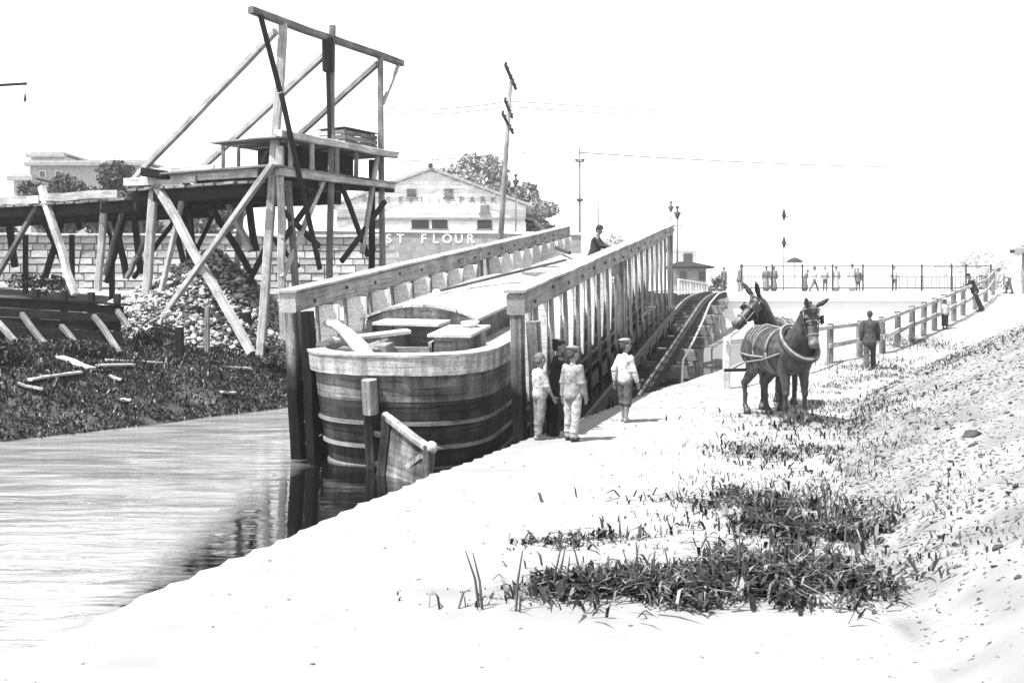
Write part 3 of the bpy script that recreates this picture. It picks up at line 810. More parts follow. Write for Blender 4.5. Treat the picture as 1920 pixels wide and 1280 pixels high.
# near-side legs and braces, then the legs behind
def leg(p, q, w, mt, c=0.0, g=True, n='leg'):
    a = PT(p[0], p[1], c); b = PT(q[0], q[1], c)
    tbeam(n, a, b, w*0.84, w*0.9, mt, segs=5, jit=0.014)
leg((290, 352), (268, 632), 0.27, 'pale', -0.05)
leg((348, 345), (284, 628), 0.16, 'pale', 0.0)
leg((296, 352), (472, 662), 0.24, 'pale', -0.3, n='raking_brace')
leg((512, 305), (276, 636), 0.17, 'pale', -0.45, n='raking_brace')
leg((340, 345), (375, 640), 0.22, 'dark', 2.6)
leg((352, 345), (372, 600), 0.18, 'dark', 1.2)
leg((312, 365), (380, 632), 0.17, 'dark', 1.9, n='raking_brace')
leg((410, 345), (470, 470), 0.18, 'pale', 1.6, n='raking_brace')
leg((375, 350), (470, 510), 0.18, 'dark', 2.2, n='raking_brace')
leg((372, 352), (250, 520), 0.14, 'dark', 2.4, n='raking_brace')
leg((455, 350), (440, 580), 0.20, 'pale', 2.8)
leg((460, 345), (480, 470), 0.22, 'dark', 1.8)
leg((500, 460), (440, 590), 0.16, 'dark', 1.8, n='raking_brace')
leg((198, 362), (183, 545), 0.21, 'pale', 0.0)
leg((78, 350), (140, 552), 0.23, 'pale', -0.25)
leg((84, 362), (-10, 525), 0.17, 'mid', -0.1, n='raking_brace')
leg((205, 370), (238, 520), 0.20, 'dark', 2.2)
leg((246, 368), (200, 530), 0.17, 'dark', 2.6, n='raking_brace')
leg((250, 368), (264, 512), 0.22, 'dark', 3.0)
leg((275, 445), (238, 520), 0.15, 'mid', 0.4, n='raking_brace')
leg((10, 375), (28, 500), 0.24, 'dark', 2.6)
leg((128, 370), (85, 520), 0.21, 'dark', 2.8)
leg((132, 370), (150, 430), 0.17, 'dark', 2.2, n='raking_brace')
leg((16, 378), (-40, 500), 0.18, 'dark', 1.0, n='raking_brace')
for (a_, b_, c_, mt_) in (((236, 372), (196, 515), 1.0, 'mid'), ((300, 372), (372, 470), 3.0, 'dark'), ((425, 352), (352, 500), 2.9, 'dark'), ((60, 372), (120, 500), 3.0, 'dark'), ((168, 368), (222, 470), 3.1, 'dark'), ((505, 440), (560, 500), 3.0, 'dark')):
    leg(a_, b_, 0.13, mt_, c_, n='cross_brace')
for p in ((135, 440, 50), (210, 440, 50), (48, 440, 46)):
    a = PT(p[0], p[1], 3.0); tbeam('short_post', a, drop(a), 0.16, 0.16, 'dark')

# ---- stone wall behind the trestle, laid stone by stone
wl0, wl1 = P(-60, 440, 45.5), P(720, 440, 47.5)
wd = (wl1-wl0); wlen = Vector((wd.x, wd.y)).length; wdir = Vector((wd.x, wd.y, 0)).normalized(); wnrm = Vector((wdir.y, -wdir.x, 0))
swall = thing('stone_wall', 'long coursed stone wall behind the coal trestle', 'wall', (wl0.x, wl0.y, 1.6))
wtop = 4.66
MB().beam(Vector((wl0.x, wl0.y, (wtop+1.2)/2))-wnrm*0.25, Vector((wl1.x, wl1.y, (wtop+1.2)/2))-wnrm*0.25, 0.4, wtop-1.25, ch=0).build('wall_core', M['mortar'], swall)
stone_me = []
for k in range(8):
    mb = MB(); w = (0.46, 0.54, 0.62, 0.72)[k % 4]; h = 0.31
    j = lambda: random.uniform(-0.018, 0.018)
    fr = [(-w/2+.012+j(), -0.06+j(), -h/2+.012+j()), (w/2-.012+j(), -0.06+j(), -h/2+.012+j()), (w/2-.012+j(), -0.06+j(), h/2-.012+j()), (-w/2+.012+j(), -0.06+j(), h/2-.012+j())]
    md = [(p[0]*1.04, -0.02, p[2]*1.04) for p in fr]; bk = [(p[0]*1.04, 0.1, p[2]*1.04) for p in fr]
    mb.ringloft([fr, md, bk]); me = mb.mesh('stone'); me.materials.append(M['stone']); stone_me.append((w, me))
z = wtop; row = 0; ang = math.atan2(wdir.y, wdir.x); nst = 0
while z > 2.25:
    t = -random.uniform(0, 0.5); rh = random.uniform(0.24, 0.40); z -= rh/2
    while t < wlen:
        w, me = random.choice(stone_me)
        p = wl0 + wdir*(t+w/2); p.z = z
        kx = random.uniform(0.8, 1.35); p = wl0 + wdir*(t+w*kx/2); p.z = z
        share('stone', me, swall, Vector((p.x, p.y, p.z)) - ORG[swall] + wnrm*random.uniform(-.015, .02), rot=(0, random.uniform(-.02, .02), ang), scale=(kx, 1, rh/0.335*random.uniform(.93, 1.0))); nst += 1
        t += w*kx+random.uniform(.01, .04)
    z -= rh/2; row += 1
beam('coping', Vector((wl0.x, wl0.y, wtop+0.04))-wnrm*0.1, Vector((wl1.x, wl1.y, wtop+0.04))-wnrm*0.1, 0.6, 0.10, M['stone'], swall, segs=8, jit=0.015)

# ---- heap of broken stone under the trestle
pk = Vector((-8.9, 32.0, 0))
def heap_z(x, y):
    dx = (x-pk.x); dy = (y-pk.y)
    a = dx*E1.x+dy*E1.y; b = dx*E2.x+dy*E2.y
    d = math.hypot(a/ (5.2 if a > 0 else 3.2), b/3.4)
    return zt(x, y)-0.25 + max(0, 2.85*(1-d)) + 0.12*noise.noise((x*0.9, y*0.9, 0))
V = []; Fc = []; T = []
ico = bmesh.new(); bmesh.ops.create_icosphere(ico, subdivisions=1, radius=1.0)
iv = np.array([v.co[:] for v in ico.verts]); it = np.array([[v.index for v in f.verts] for f in ico.faces]); ico.free()
def lumps(points, sizes, tones, flat=0.75):
    V = []; Fc = []; T = []; n = 0
    for p, s, t in zip(points, sizes, tones):
        d = iv * (1 + rng.uniform(-0.5, 0.4, (len(iv), 1))) * s * np.array([rng.uniform(.8, 1.3), rng.uniform(.8, 1.3), flat])
        a = rng.uniform(0, 6.28); c_, s_ = math.cos(a), math.sin(a)
        d = np.stack([d[:, 0]*c_-d[:, 1]*s_, d[:, 0]*s_+d[:, 1]*c_, d[:, 2]], -1)
        V.append(d+np.array(p)); Fc.append(it+n); T.append(np.full(len(iv), t)); n += len(iv)
    return np.concatenate(V), np.concatenate(Fc), np.concatenate(T)
pp = []; sz = []; tn = []
while len(pp) < 12000:
    a = rng.uniform(-3.3, 5.4); b = rng.uniform(-3.5, 3.3)
    if math.hypot(a/(5.2 if a > 0 else 3.2), b/3.4) > 1.04: continue
    x = pk.x + E1.x*a + E2.x*b; y = pk.y + E1.y*a + E2.y*b
    if x > float(x_bank(y))-0.4: continue
    pp.append((x, y, heap_z(x, y))); sz.append(0.025+0.035*rng.random()+0.08*rng.random()**7); tn.append(rng.choice([0.25, 0.7, 1.2, 1.8]))
v, f, t = lumps(pp, sz, tn)
hp = np_mesh('stone_heap', v, f, M['rubble'], attr=t); tag(hp, 'big heap of broken stone under the trestle and hoist', 'stone heap', kind='stuff')
# the body of the heap
gxx = np.linspace(-5, 5.2, 34); gyy = np.linspace(-4, 3.8, 30); hv = []
for b in gyy:
    for a in gxx:
        x = pk.x + E1.x*a + E2.x*b; y = pk.y + E1.y*a + E2.y*b
        hv.append((x, y, heap_z(x, y)-0.04))
ii = np.arange(len(hv)).reshape(len(gyy), len(gxx))
hq = np.stack([ii[:-1, 1:], ii[:-1, :-1], ii[1:, :-1], ii[1:, 1:]], -1).reshape(-1, 4)
M['rubble_fine'] = mott('stone_dust', 0.05, var=0.5, scale=9, bump=0.6)
hb = np_mesh('heap_core', hv, hq, M['rubble_fine'], hp)

# ---- dark plank bulkhead at the left, propped by raking struts
bh = thing('plank_bulkhead', 'low dark plank bulkhead propped with pale raking struts on the left bank', 'bulkhead', drop(P(110, 640, 27.4)))
b0, b1 = P(-60, 556, 26.6), P(243, 572, 28.2)
for k in range(6):
    off = Vector((0, -0.05*k, -0.225*k-0.12))
    beam('plank', b0+off+Vector((0, random.uniform(-.03, .03), 0)), b1+off+Vector((random.uniform(-.3, .1), 0, 0)), 0.06, 0.215, M['black'], bh, segs=5, jit=0.015, up=(0, 0.2, 1))
beam('cap_board', b0+Vector((0, 0.12, 0.0)), b1+Vector((0, 0.12, 0.0)), 0.3, 0.05, M['black'], bh, segs=5, jit=0.01)
for px in (60, 113, 165, 215):
    p = b0.lerp(b1, (px+60)/303.0)
    beam('stake', p+Vector((0, 0.10, 0.28)), drop(p+Vector((0, 0.12, 0))), 0.16, 0.14, M['dark'], bh, segs=2, jit=0.01)
for (x0, y0), (x1, y1) in (((-30, 575), (34, 648)), ((40, 590), (84, 645)), ((116, 612), (154, 660)), ((176, 592), (226, 662)), ((220, 583), (244, 618))):
    t = (x0+60)/303.0
    p = b0.lerp(b1, t)
    beam('strut', P(x0, y0, p.y-0.15), P(x1, y1, p.y-1.1), 0.12, 0.13, M['mid'], bh, segs=3, jit=0.012)

# ---- dark timber crib under the hoist
crib = thing('timber_crib', 'small dark planked crib at the foot of the pale hoist posts', 'crib', drop(P(430, 655, 30.4)))
for k in range(5):
    z0 = 592+k*14
    beam('plank', P(392, z0+4, 30.6), P(468, z0, 30.2), 0.05, 0.20, M['black'], crib, segs=2)
for x in (392, 466):
    a = P(x, 586, 30.7 if x < 400 else 30.3); beam('corner_post', a, drop(a), 0.14, 0.14, M['dark'], crib)
for k in range(5):
    z0 = 592+k*14
    beam('plank', P(392, z0+4, 30.75), P(398, z0-6, 32.2), 0.05, 0.20, M['black'], crib)
stub = G(389, 662); s_ = beam('stake', (stub.x, stub.y, stub.z+1.25), (stub.x, stub.y, stub.z-0.2), 0.12, 0.12, M['mid'], None, segs=3, jit=0.01)
tag(s_, 'thin upright stake standing in front of the dark crib', 'stake')
stub = G(336, 668); s_ = beam('mooring_stump', (stub.x, stub.y, stub.z+0.75), (stub.x, stub.y, stub.z-0.2), 0.20, 0.18, M['black'], None, segs=3, jit=0.012)
tag(s_, 'short black mooring stump below the stone heap', 'stump')

# ---- loose planks lying on the left bank
planks = [((112, 676), (172, 699), 0.22, 'pale pointed plank sloping down the weedy bank below the strut'),
          ((198, 681), (470, 697), 0.20, 'longest pale plank lying along the bank below the stone heap'),
          ((55, 722), (150, 704), 0.16, 'pale plank lying low on the bank left of the other boards'),
          ((182, 692), (250, 690), 0.26, 'broad short pale board just under the long plank'),
          ((33, 727), (80, 738), 0.16, 'small white plank nearest the water at far left'),
          ((205, 712), (228, 720), 0.14, 'short pale board end poking from the weeds'),
          ((415, 742), (440, 744), 0.16, 'small pale board chip near the water edge'),
          ((225, 756), (245, 758), 0.14, 'tiny pale board lowest on the weedy bank')]
for a, b, w, lb in planks:
    pa_ = G(*a); pb_ = G(*b); pa_.z += 0.09; pb_.z += 0.09
    o = beam('loose_plank', pa_, pb_, w, 0.05, M['deck'], None, segs=3, jit=0.01); tag(o, lb, 'plank', 'boards lying on the left bank')
TMP = bpy.data.scenes.new('workshop')      # scratch scene for turning text and modifiers into meshes
# ------------------------------------------------------------------ lettering
def text_mesh(txt, size, depth=0.02, bold=0.0):
    cu = bpy.data.curves.new('lettering', 'FONT'); cu.body = txt; cu.size = size; cu.extrude = depth; cu.offset = bold
    cu.align_x = 'CENTER'; cu.align_y = 'CENTER'
    o = bpy.data.objects.new('tmp_text', cu); TMP.collection.objects.link(o)
    TMP.view_layers[0].update(); dg = TMP.view_layers[0].depsgraph; me = bpy.data.meshes.new_from_object(o.evaluated_get(dg))
    bpy.data.objects.remove(o); bpy.data.curves.remove(cu)
    me.materials.clear()
    return me
def letters(txt, px0, px1, py, Y, hpx, mat, parent, zproud=0.06, bold=0.0):
    """one letter mesh per character, spread evenly on a wall facing the camera at depth Y"""
    n = len(txt)
    for i, ch in enumerate(txt):
        if ch == ' ': continue
        px = px0 + (px1-px0)*i/(n-1)
        me = text_mesh(ch, hpx*Y/F*1.38, 0.012, bold)
        me.materials.append(mat)
        p = P(px, py, Y-zproud)
        o = bpy.data.objects.new('letter', me); COL.objects.link(o); o.parent = parent; o.location = p-ORG[parent]; o.rotation_euler = (R(90), 0, 0); ORG[o] = ORG[parent]

# ------------------------------------------------------------------ the park barn
YB = 82.0; SB = YB/F
barn = thing('park_barn', 'large pale gabled barn lettered with the park name', 'barn', (P(808, 542, YB).x, YB, 2.2))
bx = lambda px: (px-960)*SB
bz = lambda py: EYE-(py-HZ)*SB
wx0, wx1, ap = bx(632), bx(986), bx(808)
eave = bz(386); apex = bz(320)
MB().prism([(wx0, YB, 2.0), (wx1, YB, 2.0), (wx1, YB, eave), (ap, YB, apex), (wx0, YB, eave)], (0, 24, 0)).build('barn_wall', M['paint'], barn)
for sgn, xa in ((-1, wx0), (1, wx1)):
    ov = 0.5*sgn; sl_ = (apex-eave)/(ap-xa) if sgn < 0 else (apex-eave)/(xa-ap)
    poly = [(ap, YB-0.5, apex+0.05), (xa+ov, YB-0.5, eave-0.5*sl_*1+0.05), (xa+ov, YB-0.5, eave-0.5*sl_+0.25), (ap, YB-0.5, apex+0.27)]
    MB().prism(poly, (0, 25, 0)).build('roof', M['roof'], barn)
MB().sphere((ap, YB-0.5, apex+0.35), 0.2, 8, 6).build('finial', M['iron'], barn)
def window(px, py, w, h, name='window', paned=True):
    x = bx(px); z = bz(py); ww = w*SB; hh = h*SB
    f_ = MB(); f_.beam((x-ww/2, YB-0.04, z), (x+ww/2, YB-0.04, z), 0.08, hh, ch=0); o = f_.build(name, M['hoard'] if paned else M['openm'], barn)
    if paned:
        for r in range(2):
            for c in range(2):
                MB().beam((x-ww*0.42+c*ww*0.45, YB-0.09, z-hh*0.23+r*hh*0.46), (x-ww*0.05+c*ww*0.45, YB-0.09, z-hh*0.23+r*hh*0.46), 0.02, hh*0.36, ch=0).build('pane', M['mid'], o)
    beam('sill', (x-ww/2-0.1, YB-0.1, z-hh/2-0.06), (x+ww/2+0.1, YB-0.1, z-hh/2-0.06), 0.2, 0.09, M['mid'], o)
    return o
zc = 6.1
while zc < apex-0.25:                      # lapped siding boards, following the gable
    half = (wx1-wx0)/2 if zc < eave else (apex-zc)/(apex-eave)*(wx1-wx0)/2 - 0.1
    if half > 0.3: beam('siding_board', (ap-half, YB-0.012, zc), (ap+half, YB-0.012, zc), 0.022, 0.30, M['paint'], barn, up=(0, 0.05, 1), ch=0)
    zc += 0.315
window(772, 362, 18, 16); window(841, 362, 18, 16); window(909, 392, 18, 14)
beam('belt_board', (wx0, YB-0.08, bz(410)), (wx1, YB-0.08, bz(410)), 0.14, 0.20, M['hoard'], barn)
for a, b in ((696, 718), (772, 804), (810, 839), (895, 922)):
    window((a+b)/2, 420, b-a, 17, 'shutter_opening', False)
letters('ROS', 684, 728, 376, YB, 13, M['letterf'], barn, zproud=0.07)
letters('EVI', 752, 790, 376, YB, 13, M['letterd'], barn, zproud=0.07)
letters('LLE', 806, 842, 376, YB, 13, M['letterf'], barn, zproud=0.07)
letters('PARK', 865, 926, 376, YB, 13, M['letterd'], barn, zproud=0.07, bold=0.004)

# painted advertising hoarding in front of the barn
YH = 72.0; SH = YH/F
ho = thing('sign_hoarding', 'long board hoarding painted with white flour lettering in front of the barn', 'hoarding', (P(820, 542, YH).x, YH, 2.2))
hx0, hx1 = (540-960)*SH, (1090-960)*SH; hz = EYE-(432-HZ)*SH; hz2 = EYE-(440-HZ)*SH
n = 32
for k in range(n):
    xa = hx0+(hx1-hx0)*k/n; xb = hx0+(hx1-hx0)*(k+1)/n
    top = hz + (hz2-hz)*k/n
    MB().beam((xa+0.003, YH, (2.0+top)/2), (xb-0.003, YH, (2.0+top)/2), 0.05, top-2.0, ch=0).build('board', M['hoard'], ho)
beam('top_rail', (hx0, YH-0.03, hz+0.05), (hx1, YH-0.03, hz2+0.05), 0.2, 0.16, M['paint'], ho, segs=2)
letters('BEST FLOUR', 685, 882, 448, YH, 17, M['letterw'], ho, zproud=0.05, bold=0.012)

# buildings beyond the trestle at the left
def flat_building(name, label, x0, x1, ytop, Y, mat, rows, group=None):
    s = Y/F
    b = thing(name, label, 'building', ((x0+x1)/2*s-960*s, Y, 2.2), group)
    X0, X1 = (x0-960)*s, (x1-960)*s; Z = EYE-(ytop-HZ)*s
    MB().prism([(X0, Y, 1.6), (X1, Y, 1.6), (X1, Y, Z), (X0, Y, Z)], (X0/Y*10 if X0 > 20 else 0, 10, 0)).build('wall', mat, b)
    beam('cornice', (X0-0.3, Y-0.15, Z), (X1+0.3, Y-0.15, Z), 0.7, 0.35, M['hoard'], b)
    MB().prism([(X0-0.1, Y-0.1, Z+0.18), (X1+0.1, Y-0.1, Z+0.18), (X1+0.1, Y-0.1, Z+0.33), (X0-0.1, Y-0.1, Z+0.33)], (X0/Y*10 if X0 > 20 else 0, 10.2, 0)).build('roof', M['roof'], b)
    for (wxp, wyp, ww, hh) in rows:
        x = (wxp-960)*s; z = EYE-(wyp-HZ)*s
        w = MB().beam((x-ww*s/2, Y-0.04, z), (x+ww*s/2, Y-0.04, z), 0.07, hh*s, ch=0).build('window', M['paint'], b)
        MB().beam((x-ww*s*0.4, Y-0.09, z), (x+ww*s*0.4, Y-0.09, z), 0.02, hh*s*0.84, ch=0).build('pane', M['pane'], w)
    return b
flat_building('brick_block', 'pale flat-roofed block with dark cornice behind the left trestle', 56, 272, 308, 88.0, M['stone'], [(80, 330, 12, 20), (110, 330, 12, 20), (205, 330, 12, 20), (240, 330, 12, 20), (80, 380, 12, 20), (110, 380, 12, 20)])
flat_building('roof_storey', 'set-back upper storey rising behind the pale flat-roofed block', 58, 118, 292, 100.0, M['stone'], [(75, 303, 6, 8), (95, 303, 6, 8)])
flat_building('low_block', 'lower grey block stepping down left of the flat-roofed block', 25, 58, 335, 84.0, M['stone'], [(36, 350, 7, 10), (47, 350, 7, 10)])
# house and shack at the end of the track
YC = 84.0; s = YC/F
hs = thing('gable_house', 'pale gabled house behind the end of the cradle car', 'house', ((1290-960)*s, YC, 2.2))
X0, X1 = (1262-960)*s, (1306-960)*s; Z1 = EYE-(470-HZ)*s; Z2 = EYE-(451-HZ)*s
MB().prism([(X0, YC, 2), (X1, YC, 2), (X1, YC, Z1), (X0, YC, Z1)], (0, 6, 0)).build('wall', M['paint'], hs)
MB().prism([(X0-.3, YC-.3, Z1-.05), (X1+.35, YC-.3, Z1-.05), (X1-.1, YC+3, Z2), (X0-.3, YC+3, Z2)], (0, 0.05, 0.16)).build('roof', M['roof'], hs)
MB().prism([(X1+.35, YC+6.3, Z1-.05), (X0-.3, YC+6.3, Z1-.05), (X0-.3, YC+3, Z2), (X1-.1, YC+3, Z2)], (0, 0.05, 0.16)).build('roof', M['roof'], hs)
beam('window', ((1290-960)*s-.35, YC-.04, EYE-(485-HZ)*s), ((1290-960)*s+.35, YC-.04, EYE-(485-HZ)*s), 0.07, 0.8, M['pane'], hs)
YC2 = 74.0; s = YC2/F
shk = thing('hip_roof_shack', 'small shack with dark hipped eaves and two windows beside the track summit', 'shack', ((1303-960)*s, YC2, 2.2))
X0, X1 = (1268-960)*s, (1324-960)*s; Z1 = EYE-(503-HZ)*s
MB().prism([(X0, YC2, 2), (X1, YC2, 2), (X1, YC2, Z1), (X0, YC2, Z1)], (0, 3, 0)).build('wall', M['hoard'], shk)
rb = [(X0-.5, YC2-.5, Z1), (X1+.5, YC2-.5, Z1), (X1+.5, YC2+3.5, Z1), (X0-.5, YC2+3.5, Z1)]
rt_ = [(X0-.5, YC2-.5, Z1+.12), (X1+.5, YC2-.5, Z1+.12), (X1+.5, YC2+3.5, Z1+.12), (X0-.5, YC2+3.5, Z1+.12)]
rp = [(X0+.4, YC2+1.4, Z1+.5), (X1-.8, YC2+1.4, Z1+.5), (X1-.8, YC2+1.6, Z1+.5), (X0+.4, YC2+1.6, Z1+.5)]
MB_ = MB(); MB_.ringloft([rb, rt_, rp]); MB_.build('roof', M['dark'], shk)
for px in (1281, 1316):
    x = (px-960)*s
    w = beam('window', (x-.22, YC2-.04, EYE-(517-HZ)*s), (x+.22, YC2-.04, EYE-(517-HZ)*s), 0.06, 0.5, M['pane'], shk)
    beam('window_frame', (x-.26, YC2-.06, EYE-(526-HZ)*s), (x+.26, YC2-.06, EYE-(526-HZ)*s), 0.08, 0.06, M['mid'], w)
# white picket balustrade by the track
pf = thing('picket_balustrade', 'short white slatted balustrade beside the track summit', 'balustrade', P(1300, 555, 62))
q0, q1 = P(1272, 524, 58), P(1326, 532, 64)
beam('top_rail', q0, q1, 0.10, 0.09, M['paint'], pf)
beam('bottom_rail', q0-Vector((0, 0, 0.85)), q1-Vector((0, 0, 0.85)), 0.08, 0.09, M['paint'], pf)
for k in range(11):
    p = q0.lerp(q1, k/10); beam('picket', p-Vector((0, 0, 0.05)), p-Vector((0, 0, 0.95)), 0.10, 0.05, M['paint'], pf)

# ------------------------------------------------------------------ white street wall, railing
YW = 66.0; s = YW/F
sw = thing('street_wall', 'long whitewashed retaining wall under the street railing', 'wall', ((1600-960)*s, YW, 0))
X0, X1 = (1343-960)*s, (1728-960)*s; WTz = EYE-(546-HZ)*s
MB().prism([(X0, YW, -0.3), (X1+8, YW, -0.3), (X1+8, YW, WTz-0.62), (X0, YW, WTz-0.62)], (0, 0.8, 0)).build('wall_face', M['plaster'], sw)
MB().prism([(X0-.1, YW-0.14, WTz-0.617), (X1+8, YW-0.14, WTz-0.617), (X1+8, YW-0.14, WTz), (X0-.1, YW-0.14, WTz)], (0, 0.9, 0)).build('parapet_band', M['plaster'], sw)
rail = thing('street_railing', 'long iron picket railing along the street above the white wall', 'railing', ((1620-960)*s, YW+0.3, WTz))
rz = lambda py: EYE-(py-HZ)*s
xx = lambda px: (px-960)*s
for py, r in ((499, 0.035), (518, 0.03), (540, 0.035)):
    beam('rail', (xx(1392), YW+.3, rz(py)), (xx(1862), YW+.3, rz(py)), r*2, r*2, M['iron'], rail)
for px in (1393, 1450, 1507, 1564, 1621, 1677, 1732, 1788, 1815, 1862):
    beam('post', (xx(px), YW+.3, rz(495)), (xx(px), YW+.3, WTz-0.02), 0.09, 0.09, M['iron'], rail)
pm = MB().beam((0, 0, 0), (0, 0, rz(518)-WTz-0.04), 0.03, 0.03, ch=0).mesh('picket'); pm.materials.append(M['iron'])
for k in range(34):
    share('picket', pm, rail, Vector((xx(1690)+k*(xx(1860)-xx(1690))/34, YW+.3, WTz)) - ORG[rail])
for k in range(14):
    share('picket', pm, rail, Vector((xx(1396)+k*(xx(1500)-xx(1396))/14, YW+.3, WTz)) - ORG[rail])

# ------------------------------------------------------------------ towpath fence
fence = thing('towpath_fence', 'timber post and rail fence climbing beside the towpath to the street', 'fence', G(1555, 680))
fp = [(1360, 728, 632), (1555, 680, 606), (1611, 668, 600), (1655, 662, 593), (1683, 651, 583), (1709, 640, 573), (1731, 629, 566), (1752, 620, 558), (1770, 611, 551), (1788, 602, 543), (1806, 592, 536), (1828, 580, 528), (1848, 566, 520), (1862, 550, 505)]
tops = []
for i, (px, pb, pt) in enumerate(fp):
    g = G(px, pb, y0=20)
    h = (pb-pt)*g.y/F
    w = 0.17
    o = beam('post', (g.x, g.y, g.z-0.3), (g.x+random.uniform(-.04, .04), g.y, g.z+h), w, w*0.9, M['pale'] if i == 0 else M['mid'], fence, segs=3, jit=0.01)
    tops.append(Vector((g.x, g.y-0.11, g.z+h)))
for i in range(len(tops)-1):
    a, b = tops[i], tops[i+1]
    e = (b-a).normalized()*0.06
    beam('rail', a-e+Vector((0, 0, -0.12)), b+e+Vector((0, 0, -0.12)), 0.06, 0.12, M['pale'], fence, segs=2)
    if i > 0: beam('rail', a-e+Vector((0, 0, -0.68)), b+e+Vector((0, 0, -0.62)), 0.06, 0.13, M['pale'], fence, segs=2)

# ------------------------------------------------------------------ poles and wires
def pole(name, label, px0, py0, px1, py1, Y, r, mat, arms=(), cat='utility pole', lamp=None, group=None):
    a, b = P(px0, py0, Y), P(px1, py1, Y)
    a.z = 2.0
    t = thing(name, label, cat, a, group)
    MB().tube([a, a.lerp(b, .5), b], [r*1.25, r, r*0.75], n=8).build('pole', mat, t, True)
    for (f_, dx, dy, dz, th) in arms:
        c = a.lerp(b, f_); d = Vector((dx, dy, dz))
        ar = beam('cross_arm', c-d+Vector((0, -r-0.06, 0)), c+d+Vector((0, -r-0.06, 0)), th, th, M['dark'], t)
        for k in (-0.9, -0.5, 0.5, 0.9):
            MB().sphere(c+d*k+Vector((0, -r-0.06, th/2+0.09)), 0.09, 6, 5).build('insulator', M['iron'], ar)
    if lamp:
        MB().tube([b+Vector((0, 0, -0.75)), b+Vector((0, 0, -0.25)), b+Vector((0, 0, -0.2)), b+Vector((0, 0, 0.0))], [0.05, 0.28, 0.12, 0.05], n=10).build('lantern', M['iron'], t, True)
        MB().sphere(b+Vector((0, 0, 0.12)), 0.13, 8, 6).build('finial', M['iron'], t, True)
        beam('ladder_bar', b+Vector((-0.45, 0, -1.2)), b+Vector((0.45, 0, -1.2)), 0.05, 0.05, M['iron'], t)
    return t
p1 = pole('telegraph_pole', 'leaning telegraph pole with three tilted crossarms beside the barn', 932, 545, 958, 140, 62, 0.15, M['mid'],
     arms=((0.985, 0.30, 1.4, -0.42, 0.16), (0.84, 0.2, 1.2, -0.30, 0.14), (0.775, 0.3, 1.3, -0.36, 0.14)))
p2 = pole('trolley_pole', 'slender pole with small crossbars standing right of the barn trees', 1087, 545, 1087, 276, 86, 0.09, M['wire'], arms=((0.90, 0.35, 0, 0, 0.09), (0.63, 0.22, 0, 0, 0.08)), cat='utility pole')
p3 = pole('thin_mast', 'thin bare mast rising behind the boatman', 1122, 545, 1121, 326, 98, 0.07, M['wire'], cat='mast')
pole('street_lamp', 'street lamp with dark lantern against the barn trees', 967, 545, 967, 332, 78, 0.06, M['wire'], lamp=1, cat='street lamp', group='street lamps by the barn and cradle')
pole('street_lamp', 'farther street lamp, left of the pair over the far end of the cradle', 1258, 545, 1258, 382, 92, 0.06, M['wire'], lamp=1, cat='street lamp', group='street lamps by the barn and cradle')
pole('street_lamp', 'nearer street lamp, right of the pair over the far end of the cradle', 1270, 545, 1270, 392, 76, 0.06, M['wire'], lamp=1, cat='street lamp', group='street lamps by the barn and cradle')
p5 = pole('street_mast', 'pale mast with two dark fittings rising behind the street railing', 1469, 545, 1469, 392, 96, 0.045, M['hoard'], cat='mast')
for py in (403, 455):
    c = P(1470, py, 96)
    MB().tube([c+Vector((0, 0, -.45)), c+Vector((0, 0, 0)), c+Vector((0, 0, .5))], [0.10, 0.2, 0.07], n=8).build('fitting', M['dark'], p5, True)
    beam('bracket', c+Vector((0, -.2, -.1)), c+Vector((.4, -.2, -.25)), 0.08, 0.08, M['dark'], p5)
p6 = pole('flag_staff', 'faint thin flagstaff above the barn roof ridge', 809, 320, 811, 236, 92, 0.04, M['wire'], cat='flagstaff')
# pole left of the picture with an arm reaching into it
a = P(-60, 545, 40); a.z = 2.2; b = P(-62, 130, 40)
p7 = thing('bracket_pole', 'pole arm with a hanging insulator at the upper left edge', 'utility pole', a)
MB().tube([a, b], [0.13, 0.10], n=8).build('pole', M['mid'], p7, True)
beam('cross_arm', P(-66, 164, 40), P(50, 157, 40), 0.09, 0.09, M['dark'], p7)
MB().tube([P(47, 159, 40), P(47, 176, 40), P(47, 186, 40), P(47, 192, 40)], [0.015, 0.02, 0.07, 0.02], n=6).build('insulator', M['iron'], p7)
def wire(label, pts, r=0.02, sag=0.0):
    out = []
    for i in range(len(pts)-1):
        a, b = P(*pts[i]), P(*pts[i+1])
        for t in np.linspace(0, 1, 9)[:-1]:
            p = a.lerp(b, t); p.z -= sag*4*t*(1-t); out.append(p)
    out.append(P(*pts[-1]))
    o = MB().tube(out, r, n=4).build('overhead_wire', M['wire']); tag(o, label, 'wire', 'overhead wires')
wire('topmost thin wire crossing the leaning telegraph pole', [(720, 203, 75), (955, 190, 62), (1600, 214, 95)], 0.030, 0.25)
wire('second thin wire crossing just under the topmost one', [(720, 211, 75), (952, 200, 62), (1500, 222, 95)], 0.027, 0.25)
wire('lower wire rising from the hoist frame to the trolley pole top', [(700, 302, 70), (945, 288, 64), (1087, 272, 86)], 0.028, 0.15)
wire('long dark wire running right from the trolley pole', [(1087, 286, 86), (1700, 314, 110)], 0.045, 0.2)
wire('faint upper wire running right from the trolley pole top', [(1087, 273, 86), (1640, 305, 110)], 0.030, 0.2)
wire('short wire sloping from the telegraph pole to the trolley pole', [(945, 296, 64), (1087, 286, 86)], 0.018, 0.15)

